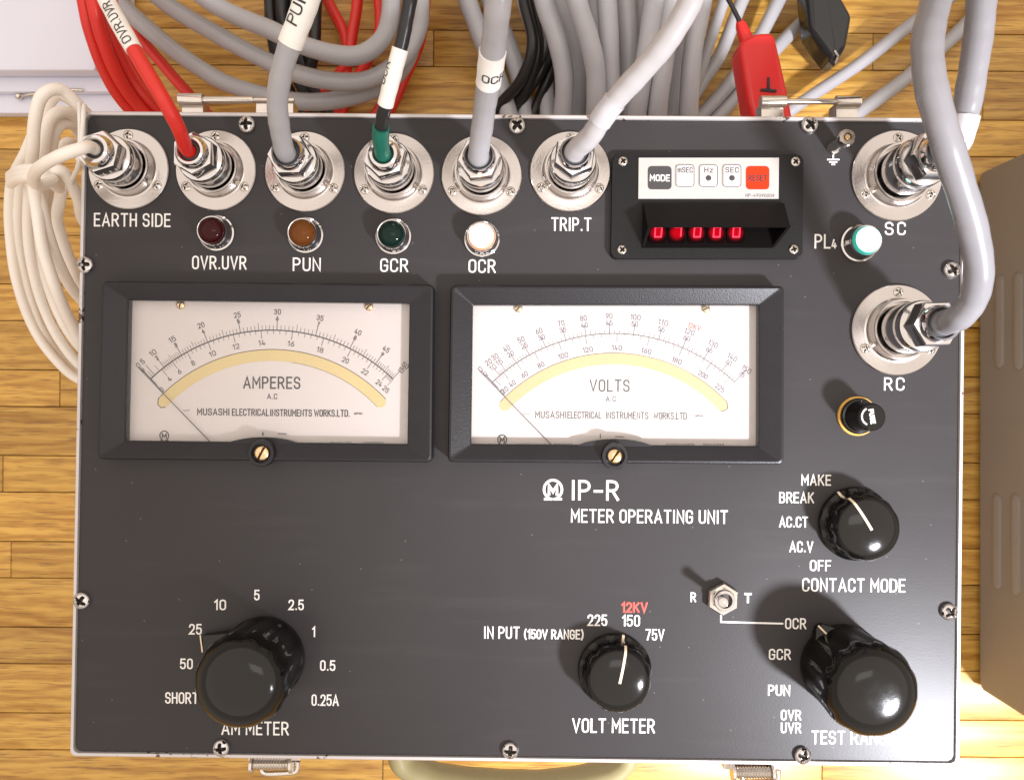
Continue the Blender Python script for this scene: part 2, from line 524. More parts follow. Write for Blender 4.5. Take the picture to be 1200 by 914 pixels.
def G(w, *st): return (w, st)
def cl(*p): return ('c', p)
def op(*p): return ('o', p)
GL = {
 'A': G(.56, op((0,0),(.28,1),(.56,0)), op((.1,.3),(.46,.3))),
 'B': G(.5, op((0,0),(0,1),(.46,1,.24),(.46,.53,.24),(0,.53)), op((.1,.53),(.5,.53,.26),(.5,0,.26),(0,0))),
 'C': G(.48, op((.48,.74),(.48,1,.23),(0,1,.23),(0,0,.23),(.48,0,.23),(.48,.26))),
 'D': G(.5, cl((0,0),(0,1),(.5,1,.3),(.5,0,.3))),
 'E': G(.42, op((.42,1),(0,1),(0,0),(.42,0)), op((0,.52),(.37,.52))),
 'F': G(.42, op((.42,1),(0,1),(0,0)), op((0,.5),(.36,.5))),
 'G': G(.48, op((.48,.76),(.48,1,.23),(0,1,.23),(0,0,.23),(.48,0,.23),(.48,.47),(.27,.47))),
 'H': G(.48, op((0,0),(0,1)), op((.48,0),(.48,1)), op((0,.52),(.48,.52))),
 'I': G(.0, op((0,0),(0,1))),
 'J': G(.36, op((.36,1),(.36,0,.2),(0,0,.2),(0,.2))),
 'K': G(.5, op((0,0),(0,1)), op((.47,1),(0,.38)), op((.16,.59),(.5,0))),
 'L': G(.4, op((0,1),(0,0),(.4,0))),
 'M': G(.6, op((0,0),(0,1),(.3,.36),(.6,1),(.6,0))),
 'N': G(.5, op((0,0),(0,1),(.5,0),(.5,1))),
 'O': G(.48, cl((0,0,.24),(0,1,.24),(.48,1,.24),(.48,0,.24))),
 'P': G(.47, op((0,0),(0,1),(.47,1,.26),(.47,.47,.26),(0,.47))),
 'R': G(.5, op((0,0),(0,1),(.47,1,.25),(.47,.49,.25),(0,.49)), op((.24,.49),(.5,0))),
 'S': G(.46, op((.45,.78),(.45,1,.22),(0,1,.22),(0,.53,.2),(.46,.5,.2),(.46,0,.23),(0,0,.23),(0,.22))),
 'T': G(.5, op((0,1),(.5,1)), op((.25,1),(.25,0))),
 'U': G(.48, op((0,1),(0,0,.24),(.48,0,.24),(.48,1))),
 'V': G(.54, op((0,1),(.27,0),(.54,1))),
 'W': G(.76, op((0,1),(.19,0),(.38,.8),(.57,0),(.76,1))),
 'X': G(.5, op((0,0),(.5,1)), op((0,1),(.5,0))),
 'Y': G(.52, op((0,1),(.26,.45),(.52,1)), op((.26,.45),(.26,0))),
 'Z': G(.46, op((0,1),(.46,1),(0,0),(.46,0))),
 'm': G(.6, op((0,0),(0,.7)), op((0,.5),(.15,.7,.12),(.3,.7,.12),(.3,0)), op((.3,.5),(.45,.7,.12),(.6,.7,.12),(.6,0))),
 'z': G(.4, op((0,.66),(.4,.66),(0,0),(.4,0))),
 '0': G(.44, cl((0,0,.22),(0,1,.22),(.44,1,.22),(.44,0,.22))),
 '1': G(.18, op((0,.8),(.18,1),(.18,0))),
 '2': G(.45, op((0,.76),(0,1,.22),(.44,1,.22),(.44,.55,.18),(0,0),(.45,0))),
 '3': G(.44, op((0,.8),(0,1,.22),(.42,1,.22),(.42,.53,.2),(.14,.53)), op((.14,.53),(.44,.53,.22),(.44,0,.22),(0,0,.22),(0,.2))),
 '4': G(.48, op((.34,0),(.34,.55)), op((.2,1),(0,.24),(.48,.24))),
 '5': G(.44, op((.42,1),(.04,1),(.01,.54),(.12,.62,.06),(.44,.62,.22),(.44,0,.22),(0,0,.22),(0,.2))),
 '6': G(.44, op((.34,1),(.02,.42,.1),(0,0,.22),(.44,0,.22),(.44,.58,.22),(.02,.58,.22),(0,.3))),
 '7': G(.44, op((0,1),(.44,1),(.14,0))),
 '8': G(.44, cl((.02,.54,.2),(.02,1,.2),(.42,1,.2),(.42,.54,.2)), cl((0,0,.22),(0,.53,.22),(.44,.53,.22),(.44,0,.22))),
 '9': G(.44, op((.1,0),(.42,.58,.1),(.44,1,.22),(0,1,.22),(0,.42,.22),(.42,.42,.22),(.44,.7))),
 '.': G(.0, op((0,.02),(0,.05))),
 '-': G(.34, op((0,.45),(.34,.45))),
 '(': G(.16, op((.16,1.08),(0,.8,.3),(0,.2,.3),(.16,-.1))),
 ')': G(.16, op((0,1.08),(.16,.8,.3),(.16,.2,.3),(0,-.1))),
}

def ribbon2d(path, w):
    """3-vertex roof profile along a 2D polyline -> list of (left, mid, right)"""
    n = len(path)
    closed = n > 3 and (path[0] - path[-1]).length < 1e-9
    out = []
    for i in range(n):
        p = path[i]
        if closed:
            a = path[i - 1] if i > 0 else path[-2]; b = path[i + 1] if i < n - 1 else path[1]
        else:
            a = path[i - 1] if i > 0 else None; b = path[i + 1] if i < n - 1 else None
        d0 = (p - a).normalized() if a is not None and (p - a).length > 1e-12 else None
        d1 = (b - p).normalized() if b is not None and (b - p).length > 1e-12 else None
        if d0 is None and d1 is None: continue
        if d0 is None: d0 = d1
        if d1 is None: d1 = d0
        t = d0 + d1
        t = t.normalized() if t.length > 1e-6 else d0
        nrm = Vector((-t.y, t.x))
        c = max(0.42, nrm.dot(Vector((-d0.y, d0.x))))
        q = p.copy()
        if not closed:
            if i == 0: q = p - d1 * w * .45
            if i == n - 1: q = p + d0 * w * .45
        out.append((q + nrm * (w / 2 / c), q, q - nrm * (w / 2 / c)))
    return out

def strokes(s, h, width=None, track=.2):
    """text -> list of 2D polylines centred on (0,0), cap height h, fitted width"""
    x = 0.0; paths = []
    for ch in s:
        if ch == ' ':
            x += .36; continue
        w, st = GL[ch]
        if w == 0: x += .03
        for k, p in st:
            pl = fil(p, k == 'c')
            paths.append([Vector((q.x + x, q.y)) for q in pl])
        x += w + track + (.03 if w == 0 else 0)
    x -= track
    sx = h if width is None else (width / max(x, .01) if x > .05 else h)
    return [[Vector(((q.x - x / 2) * sx, (q.y - .5) * h)) for q in p] for p in paths]

def lay(bm, paths, w, fn, lift=0.00006, mi=0):
    """fn maps 2D (pixel-like) + lift -> world"""
    for p in paths:
        rb = ribbon2d(p, w)
        prev = None
        for l, m, r in rb:
            cur = (bm.verts.new(fn(l, 0.0)), bm.verts.new(fn(m, lift)), bm.verts.new(fn(r, 0.0)))
            if prev:
                face(bm, (prev[0], prev[1], cur[1], cur[0]), mi)
                face(bm, (prev[1], prev[2], cur[2], cur[1]), mi)
            prev = cur

TILT = -0.5     # the unit is turned half a degree clockwise in the photo
def flat_fn(px, py, z, deg):
    c, s = cos(radians(deg)), sin(radians(deg))
    f = (H + D - z) / D * S
    o = P(px, py, z)
    return lambda q, l: Vector((o.x + (q.x * c - q.y * s) * f, o.y + (q.x * s + q.y * c) * f, z + 0.00001 + l))

def text(bm, s, px, py, h, width=None, sw=None, z=H, deg=None, track=.27, mi=0):
    """px,py centre in photo pixels; width = measured extent in pixels"""
    deg = TILT if deg is None else deg
    sw = sw or h * .14
    lay(bm, strokes(s, h - sw, (width - sw) if width else None, track), sw, flat_fn(px, py, z, deg), mi=mi)

def line(bm, pts, w, z=H, lift=0.00006, mi=0):
    f = (H + D - z) / D * S
    lay(bm, [[Vector((p[0], -p[1])) for p in pts]], w, lambda q, l: Vector((P(q.x, -q.y, z).x, P(q.x, -q.y, z).y, z + 0.00001 + l)), lift, mi)

def text_tube(bm, s, ctr, tdir, r, h, width, ang, sw=None):
    """lettering wrapped on a cable of radius r; ang = reading direction against the cable direction"""
    T = Vector(tdir).normalized(); N = Vector((0, 0, 1)).cross(T).normalized(); U = T.cross(N)
    c, sn = cos(radians(ang)), sin(radians(ang))
    def fn(q, l):
        u = q.x * c - q.y * sn; v = q.x * sn + q.y * c
        rr = r + 0.0001 + l
        return Vector(ctr) + T * u + N * (rr * sin(v / r)) + U * (rr * cos(v / r))
    lay(bm, strokes(s, h, width), sw or h * .12, fn)

def text_path(bm, s, path, i0, r, h, width, off=0.0, sw=None):
    """lettering that follows a bent cable, reading along it; centred at path[i0]"""
    cum = [0.0]
    for a, b in zip(path[:-1], path[1:]): cum.append(cum[-1] + (b - a).length)
    def at(d):
        d = max(0, min(cum[-1] - 1e-6, d)); k = 0
        while k < len(cum) - 2 and cum[k + 1] < d: k += 1
        t = (d - cum[k]) / max(1e-9, cum[k + 1] - cum[k])
        ta = tang(path, k); tb = tang(path, k + 1)
        return path[k].lerp(path[k + 1], t), ta.lerp(tb, t).normalized()
    def fn(q, l):
        p, T = at(cum[i0] + q.x)
        N = Vector((0, 0, 1)).cross(T).normalized(); U = T.cross(N)
        rr = r + .0002 + l; a = q.y / r + off
        return p + N * (rr * sin(a)) + U * (rr * cos(a))
    pl = []
    for p in strokes(s, h, width):
        o = [p[0]]
        for a, b in zip(p[:-1], p[1:]):
            n = max(1, int((b - a).length / .0007))
            o += [a.lerp(b, (k + 1) / n) for k in range(n)]
        pl.append(o)
    lay(bm, pl, sw or h * .12, fn)

# ------------------------------------------------------------------ floor
FL = bmesh.new()
for x0, x1, y0, y1, mi_ in [(-.86, .80, -.64, .66, 0), (-2, -.86, -2, 2, 1), (.80, 2, -2, 2, 1), (-.86, .80, -2, -.64, 1), (-.86, .80, .66, 2, 1)]:
    v = [FL.verts.new(c) for c in ((x0, y0, -.004), (x1, y0, -.004), (x1, y1, -.004), (x0, y1, -.004))]
    FL.faces.new(v).material_index = mi_
floor = mk('floor', FL, [M['gap'], M['wood']], origin=(0, 0, 0), kind='structure')
SF = S * (H + D) / D          # metres per photo pixel on the floor
TF = radians(-0.45)
rows = []
y = 280.0 - 100.4 * 9
while y < 1500:
    rows.append((y, y + 57.5)); rows.append((y + 57.5, y + 100.4)); y += 100.4
known = {(37, 80): 505, (438, 481): 70, (537, 581): 4, (880, 924): 452}
for (a, b) in rows:
    off = random.uniform(0, 515)
    for (ka, kb), x in known.items():
        if abs((a + b) / 2 - (ka + kb) / 2) < 14: off = x % 515
    x = off - 515 * 3
    while x < 1900:
        if x + 515 > -800:
            L = 515 * SF - .0005; Wd = (b - a) * SF - .0006
            bm = bmesh.new()
            box(bm, -L / 2, -Wd / 2, -.004 + .0005, L / 2, Wd / 2, random.uniform(-.00012, .00012), bev=.0005)
            o = mk('plank', bm, M['wood'], None, origin=(0, 0, 0))
            cx, cy = (x + 257.5 - 600) * SF, (457 - (a + b) / 2) * SF
            o.parent = floor
            o.location = (cx * cos(TF) - cy * sin(TF), cx * sin(TF) + cy * cos(TF), 0)
            o.rotation_euler = (0, 0, TF)
        x += 515

# ------------------------------------------------------------------ the instrument
unit = empty('test_unit', (0, 0, 0), 'grey faced electrical test unit in a pale metal case with two dial meters', 'test instrument')

TL, TR, BR, BL = (96, 130), (1134, 138), (1125, 899), (81, 886.5)      # outer rim corners in the photo
def quad(ins, z):
    cs = [P(*c, z) for c in (TL, TR, BR, BL)]
    ctr = sum(cs, Vector()) / 4
    out = []
    for i, c in enumerate(cs):
        a = cs[i - 1]; b = cs[(i + 1) % 4]
        out.append(c + ((a - c).normalized() + (b - c).normalized()) * ins)
    return out
bm = bmesh.new()
zr = H + .0012
rr = []
for ins, z, r in ((.0, .004, .003), (0, zr - .0008, .003), (.0006, zr, .003), (.0019, zr, .0028), (.0021, H - .001, .0028), (.0022, H - .03, .0028)):
    q = quad(0, zr)
    q2 = quad(ins, zr)
    rr.append([Vector((p.x, p.y, z)) for p in rquad([(c.x, c.y) for c in q2], r)])
rings(bm, rr)
mk('case_body', bm, M['rim'], unit)
bm = bmesh.new()
prism(bm, rquad([(c.x, c.y) for c in quad(.0024, zr)], .003), H - .003, H, bev=.0004)
panel = mk('front_panel', bm, M['panel'], unit)

# --- screws (shared meshes)
def screw_mesh(name, R, hgt, arms, aw, al, m, depth=.0012, washer=0):
    bm = bmesh.new(); deep = set()
    NR, NA = 15, 64
    grid = []
    for i in range(NR + 1):
        t = i / NR; r = R * t; ring = []
        for k in range(NA):
            a = 2 * pi * (k + .5) / NA
            x, y = r * cos(a), r * sin(a)
            z = hgt * sqrt(max(0, 1 - (t * .93) ** 2.6)) 
            d = 0
            for (cx, sx) in arms:
                u = x * cx + y * sx; v = -x * sx + y * cx
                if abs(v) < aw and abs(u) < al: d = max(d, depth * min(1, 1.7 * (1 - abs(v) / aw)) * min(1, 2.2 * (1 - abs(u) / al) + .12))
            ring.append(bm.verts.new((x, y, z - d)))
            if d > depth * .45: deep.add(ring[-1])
        grid.append(ring)
    for a, b in zip(grid[:-1], grid[1:]):
        for k in range(NA):
            q = (a[k], a[(k + 1) % NA], b[(k + 1) % NA], b[k])
            face(bm, q, 1 if sum(v in deep for v in q) >= 3 else 0)  # deepest faces get the dark colour, painting shade into the recess
    low = [bm.verts.new((v.co.x, v.co.y, 0)) for v in grid[-1]]
    for k in range(NA): face(bm, (grid[-1][k], grid[-1][(k + 1) % NA], low[(k + 1) % NA], low[k]))
    bmesh.ops.remove_doubles(bm, verts=bm.verts, dist=1e-6)
    return mesh_of(name, bm, [m, M['recess_shade']], 40)
CR = [(1, 0), (0, 1)]
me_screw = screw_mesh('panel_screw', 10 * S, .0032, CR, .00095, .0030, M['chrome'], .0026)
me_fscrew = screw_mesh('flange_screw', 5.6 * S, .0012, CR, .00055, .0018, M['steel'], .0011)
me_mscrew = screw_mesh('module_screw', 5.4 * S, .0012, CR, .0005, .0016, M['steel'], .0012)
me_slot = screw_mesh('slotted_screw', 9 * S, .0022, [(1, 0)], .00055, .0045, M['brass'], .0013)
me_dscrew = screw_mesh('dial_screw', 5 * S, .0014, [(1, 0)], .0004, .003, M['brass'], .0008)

for x, y in ((290, 147), (606, 148.5), (948, 148), (101, 311), (1114, 317), (97, 703), (1111, 716), (260, 875), (598, 878), (940, 884)):
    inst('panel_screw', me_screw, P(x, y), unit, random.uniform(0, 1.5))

# --- receptacles
def receptacle(px, py, R, big):
    c = P(px, py)
    k = R / 47.0
    bm = bmesh.new()
    lathe(bm, [(R * S, 0), (R * S, .0012), (R * S - .0004, .0016), (35 * k * S, .0018), (33 * k * S, .0022), (31.4 * k * S, .0036), (30.8 * k * S, .0074),
               (30.2 * k * S, .0082), (28.2 * k * S, .0082), (27.8 * k * S, .0070), (27.6 * k * S, .003)], c, 64)
    r = mk('receptacle', bm, M['alu'], unit, 30)
    for a in (90, 210, 330):
        a = radians(a + TILT)
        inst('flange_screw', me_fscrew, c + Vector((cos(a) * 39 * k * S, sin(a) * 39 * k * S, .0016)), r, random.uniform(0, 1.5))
    return c

CONN = {'earth': (152, 199, 47), 'ovr': (254, 200.5, 47), 'pun': (358, 202, 47), 'gcr': (462, 204, 47), 'ocr': (564.5, 206, 47),
        'trip': (668, 202, 47), 'sc': (1050, 207, 53), 'rc': (1050, 387, 53)}
AX = {k: receptacle(x, y, r, r > 50) for k, (x, y, r) in CONN.items()}

# --- pilot lamps
def lamp(px, py, lens, lens_name, lit=False, big=False, rim=None):
    c = P(px, py)
    k = 1.04 if big else 1.0
    hh = .0110 if big else .0092
    bm = bmesh.new()
    lathe(bm, [(21 * k * S, 0), (21 * k * S, .0014), (20.7 * k * S, .0018), (19.0 * k * S, .0022), (18.2 * k * S, .0034), (17.8 * k * S, .0038), (17.6 * k * S, hh * .66), (17.3 * k * S, hh * .78), (16.5 * k * S, hh * .86),
               (15.5 * k * S, hh * .85), (15.0 * k * S, hh * .76), (15.0 * k * S, hh * .6)], c, 48)
    b = mk('pilot_lamp', bm, M['chrome'], unit, 30)
    bm = bmesh.new()
    pr = [(15 * k * S, hh * .55), (15 * k * S, hh * .88)]
    for i in range(1, 9):
        a = i / 8 * pi / 2
        pr.append((15 * k * S * cos(a), hh * .88 + 9.5 * k * S * sin(a)))
    if rim:
        lathe(bm, pr[:4], c, 40, 1, cap1=False)
        lathe(bm, [(q[0] - .00002, q[1]) for q in pr[3:]], c, 40, 0, cap0=False)
        bmesh.ops.remove_doubles(bm, verts=bm.verts, dist=.00003)
        mk(lens_name, bm, [lens, rim], b, 60)
    else:
        lathe(bm, pr, c, 40)
        mk(lens_name, bm, lens, b, 60)
lamp(255, 274, M['jred'], 'lens')
lamp(359, 276.5, M['jamber'], 'lens')
lamp(461.5, 278, M['jgreen'], 'lens')
lamp(565, 281, M['jlit'], 'lens', rim=M['jwarm'])
lamp(1005.5, 286, M['jlitg'], 'lens', big=True, rim=M['jside'])

# --- earth terminal post
bm = bmesh.new()
c = P(977, 173)
lathe(bm, [(9 * S, 0), (9 * S, .0025), (8.6 * S, .003), (8.6 * S, .011), (9.4 * S, .0115), (9.4 * S, .0148), (8.4 * S, .0156), (4.6 * S, .0156), (4.2 * S, .0135)], c, 6 * 6)
et = mk('earth_terminal', bm, M['steel'], unit, 30)
bm = bmesh.new()
lathe(bm, [(3.6 * S, .012), (3.6 * S, .0152), (2.8 * S, .0158)], c, 20)
mk('terminal_stud', bm, M['brass'], et, 30)

# --- panel lettering, one mesh per legend
LET = [
 ('EARTH SIDE', 155, 258, 16, 90), ('OVR.UVR', 257, 308, 16, 64), ('PUN', 359.5, 310, 16, 33), ('GCR', 462, 311, 16, 33),
 ('OCR', 565, 312, 16, 32), ('TRIP.T', 669.5, 263, 16, 47),
 ('METER OPERATING UNIT', 761, 605, 16, 184), ('MAKE', 956.5, 562.5, 13, 35), ('BREAK', 933.5, 583, 13, 41),
 ('AC.CT', 930, 611.5, 13, 34), ('AC.V', 939, 640.5, 13, 28), ('OFF', 961.5, 662.5, 13, 25), ('CONTACT MODE', 1000.5, 685.5, 16, 121),
 ('R', 812.5, 699.5, 11.5, None), ('OCR', 932.5, 730.5, 13, 25), ('GCR', 914, 766.5, 13, 26), ('PUN', 913, 808.5, 13, 26),
 ('OVR', 927, 837.5, 12.5, 24), ('UVR', 927, 852.5, 12.5, 24), ('TEST RANGE', 999.5, 864, 16, 97),
 ('5', 301, 697, 12.5, None), ('10', 258, 708.5, 12.5, 14), ('2.5', 347, 708.5, 12.5, 18), ('25', 229, 737, 12.5, 15), ('1', 367.5, 740, 12.5, None),
 ('50', 218.5, 777.5, 12.5, 15), ('0.5', 384, 779.5, 12.5, 18), ('SHORT', 213, 817.5, 13.5, 39), ('0.25A', 381, 820, 13.5, 32), ('AM METER', 299, 853, 16, 79),
 ('225', 700, 726.5, 13.5, 23), ('150', 739.5, 727, 13.5, 21), ('75V', 767.5, 743.5, 13.5, 22),
 ('IN PUT', 588, 741, 14.5, 42), ('(150V RANGE)', 649, 743, 11.5, 70), ('VOLT METER', 719, 850, 17, 97),
 ('S', 1042, 268, 15.5, 10), ('C', 1056.5, 268, 15.5, 10), ('R', 1041, 450, 15.5, 10), ('C', 1055, 450, 15.5, 10),
 ('PL', 964, 283, 17, 19), ('4', 977.5, 286, 11, None),
]
for s, x, y, h, w in LET:
    bm = bmesh.new()
    text(bm, s, x, y, h, w, sw=max(1.75, h * .12))
    mk('lettering', bm, M['ink'], unit, None)
bm = bmesh.new(); text(bm, 'T', 876.5, 700.5, 12, 9, sw=2.4); mk('lettering', bm, M['ink'], unit, None)
bm = bmesh.new(); text(bm, '12KV', 743.5, 711.5, 12.5, 31, sw=2.2); mk('lettering', bm, M['redink'], unit, None, label='red 12KV voltage legend')
bm = bmesh.new()
text(bm, 'IP-R', 697.5, 574.5, 24, 56, sw=3.0)
mk('lettering', bm, M['ink'], unit, None)
bm = bmesh.new()
line(bm, [(845, 714), (845, 728.5), (917, 730.5)], 2.0)
mk('marking_line', bm, M['ink'], unit, None)
bm = bmesh.new()
line(bm, [(976.5, 181), (976.5, 187)], 1.7); line(bm, [(970, 187.3), (983, 187.3)], 1.7); line(bm, [(972.5, 190.3), (980.5, 190.3)], 1.6); line(bm, [(975, 193), (978, 193)], 1.6)
mk('earth_symbol', bm, M['ink'], unit, None)

def logo(bm, px, py, r, z=H, k=1.0):
    # open ring standing on two feet with a bold M inside
    pts = [(px + r * .86 * sin(a) , py - r * .90 * cos(a)) for a in [radians(-152 + i * 304 / 28) for i in range(29)]]
    e0, e1 = pts[0], pts[-1]
    w = r * .24 * k
    line(bm, [(px - r * .76, py + r * .92), (px - r * .16, py + r * .92)], w, z)
    line(bm, [(px + r * .16, py + r * .92), (px + r * .76, py + r * .92)], w, z)
    line(bm, pts, w, z, .00008)
    line(bm, [(px - r * .38, py + r * .44), (px - r * .38, py - r * .40), (px, py + r * .22), (px + r * .38, py - r * .40), (px + r * .38, py + r * .44)], r * .27 * k, z, .00007)
bm = bmesh.new(); logo(bm, 648, 573.5, 12.2); mk('maker_logo', bm, M['ink'], unit, None)

# --- knobs
def knob(px, py, prof, flutes, depth, line_deg, R, nib=None, seg=96):
    """prof: (radius px, z m, flute weight) from the panel up to the centre of the dome"""
    c = P(px, py)
    bm = bmesh.new()
    rr = []
    for r, z, w in prof:
        ring = []
        for i in range(seg):
            a = 2 * pi * i / seg
            fl = (0.5 - 0.5 * cos(a * flutes))
            q = max(r * S * (1 - w * depth * (1 - fl) ** 2), 1e-6)
            ring.append(Vector((c.x + q * cos(a), c.y + q * sin(a), c.z + z)))
        rr.append(ring)
    rings(bm, rr, True, True)
    kb = mk('control_knob', bm, M['bake'], unit, 38)
    if line_deg is not None:
        a = radians(line_deg); u = Vector((cos(a), sin(a), 0)); v = Vector((-sin(a), cos(a), 0))
        bm = bmesh.new(); prev = None
        path = [(r * S, z) for r, z, w in reversed(prof) if z > .0015]
        hw = .0006
        pts = [Vector((q[0], q[1])) for q in path]
        for i, q in enumerate(pts):
            t = (pts[min(i + 1, len(pts) - 1)] - pts[max(i - 1, 0)]).normalized()
            n = Vector((-t.y, t.x))
            if n.y < 0 or (abs(n.y) < 1e-3 and n.x < 0): n = -n
            e = q + n * .00015
            m_ = c + u * e.x + Vector((0, 0, e.y))
            cur = [bm.verts.new(m_ + v * hw), bm.verts.new(m_ - v * hw)]
            if prev: face(bm, (prev[0], prev[1], cur[1], cur[0]))
            prev = cur
        mk('pointer_line', bm, M['cream'], kb, 30)
    return kb, c

def dome(r0, z0, z1, n=10, p=2.0):
    out = []
    for i in range(1, n + 1):
        a = i / n * pi / 2
        out.append((max(r0 * cos(a), .05), z0 + (z1 - z0) * sin(a), 0))
    return out
small = [(42.5, 0, 0), (43, .0012, 0), (43, .0022, .0), (42, .0030, .0), (39.0, .0036, .2), (37.5, .0048, .8), (38.0, .008, 1), (38.6, .0112, 1), (38.2, .0126, .8), (36.9, .0137, .4)] + \
        [(r, z, 0) for r, z, _ in dome(35.6, .0143, .0185)]
big = [(48.5, 0, 0), (49, .0012, 0), (49, .0042, 0), (48.7, .0054, .5), (48.8, .0100, 1), (49.8, .0180, 1), (51.4, .0265, 1)]
for i_ in range(1, 15):
    a_ = i_ / 14 * pi / 2
    big.append((max(51.4 * cos(a_) ** .62, .05), .0265 + .0140 * sin(a_) ** .92, max(0, 1 - i_ / 6)))
knob(1001, 613, small, 11, .055, 120, 43)
knob(720, 784, small, 11, .055, 77, 43)
kt, ct = knob(986, 779, big, 12, .05, None, 49)
ka, ca = knob(309, 770, big, 12, .05, None, 49)
def nib(k, c, ang, rtip, half):
    a = radians(ang); u = Vector((cos(a), sin(a), 0)); v = Vector((-sin(a), cos(a), 0))
    bm = bmesh.new()
    q = [c + u * 40 * S + v * half * S, c + u * 40 * S - v * half * S, c + u * rtip * S - v * 4 * S, c + u * rtip * S + v * 4 * S]
    lo = [bm.verts.new((p.x, p.y, H + .0004)) for p in q]
    hi = [bm.verts.new((p.x, p.y, H + z)) for p, z in zip(q, (.0075, .0075, .0034, .0034))]
    face(bm, hi); face(bm, lo[::-1])
    for i in range(4): face(bm, (lo[i], lo[(i + 1) % 4], hi[(i + 1) % 4], hi[i]))
    mk('pointer', bm, M['bake'], k, 30)
nib(kt, ct, 121, 56, 20)
nib(ka, ca, 161, 74, 22)
def pline(k, a, b, za, zb, w=.0008):
    A = P(*a, za); B = P(*b, zb)
    t = (B - A); n = Vector((-t.y, t.x, 0)).normalized() * w / 2
    bm = bmesh.new()
    vs = [bm.verts.new(q) for q in (A + n, A - n, B - n, B + n)]
    face(bm, vs)
    vs2 = [bm.verts.new(q - Vector((0, 0, .0003))) for q in (A + n, A - n, B - n, B + n)]
    for i in range(4): face(bm, (vs[i], vs[(i + 1) % 4], vs2[(i + 1) % 4], vs2[i]))
    mk('pointer_line', bm, M['cream'], k, None)
pline(kt, (959, 733), (984, 758), H + .0042, H + .0092)
pline(ka, (234.5, 744), (237, 764), H + .0038, H + .0046, .0006)

# --- fuse holder
c = P(1004, 487.5)
bm = bmesh.new()
lathe(bm, [(23 * S, 0), (23 * S, .0011), (22.3 * S, .0015), (17 * S, .0015)], c, 48)
fz = mk('fuse_holder', bm, M['washer'], unit, 30, label='black fuse cap on an amber washer')
bm = bmesh.new()
lathe(bm, [(21 * S, .001), (21 * S, .0026), (20 * S, .0033), (17.6 * S, .0035), (17 * S, .0042), (16.4 * S, .0135), (15.6 * S, .0155), (14 * S, .0162), (.2 * S, .0163)], c, 48)
fc = mk('fuse_cap', bm, M['bake'], fz, 30)
bm = bmesh.new()
zc = H + .01635
lt = P(1020.5, 488.2, zc)
text(bm, 'FUSE', 1022, 488, 6.2, 17.5, sw=1.5, z=zc, deg=-80)
line(bm, [(1012 + 10.2 - 10.2 * cos(a) * 1.0 - 2, 488 - 10.2 * sin(a)) for a in [radians(-62 + i * 12) for i in range(11)]], 1.8, zc)
mk('fuse_lettering', bm, M['ink'], fc, None)

# --- toggle switch
c = P(845.5, 700)
bm = bmesh.new()
lathe(bm, [(19.5 * S, 0), (19.5 * S, .003), (18 * S, .0038), (13.5 * S, .0038), (13.2 * S, .0018)], c, 6, rot=radians(28))
tg = mk('toggle_switch', bm, M['steel'], unit, 20)
bm = bmesh.new()
lathe(bm, [(12.6 * S, .001), (12.6 * S, .0058), (11.8 * S, .0064), (8.6 * S, .0064), (7.8 * S, .004), (6 * S, .002)], c, 36)
mk('threaded_bush', bm, M['chrome'], tg, 30)
bm = bmesh.new(); lathe(bm, [(8.2 * S, .003), (8.2 * S, .0047), (.1 * S, .0047)], c, 28); mk('lever_slot', bm, M['recess_shade'], tg, 30)  # dark disc stands in for the shaded hole around the lever
bm = bmesh.new()
tip = P(847.5, 706, H + .0178)
tube(bm, cat([c + Vector((0, .0006, .003)), c.lerp(tip, .45) + Vector((0, 0, .0)), c.lerp(tip, .85), tip], 6), lambda t: .0014 + .0011 * t - (.0006 if t > .97 else 0), 16)
mk('toggle_lever', bm, M['chrome'], tg, 50)

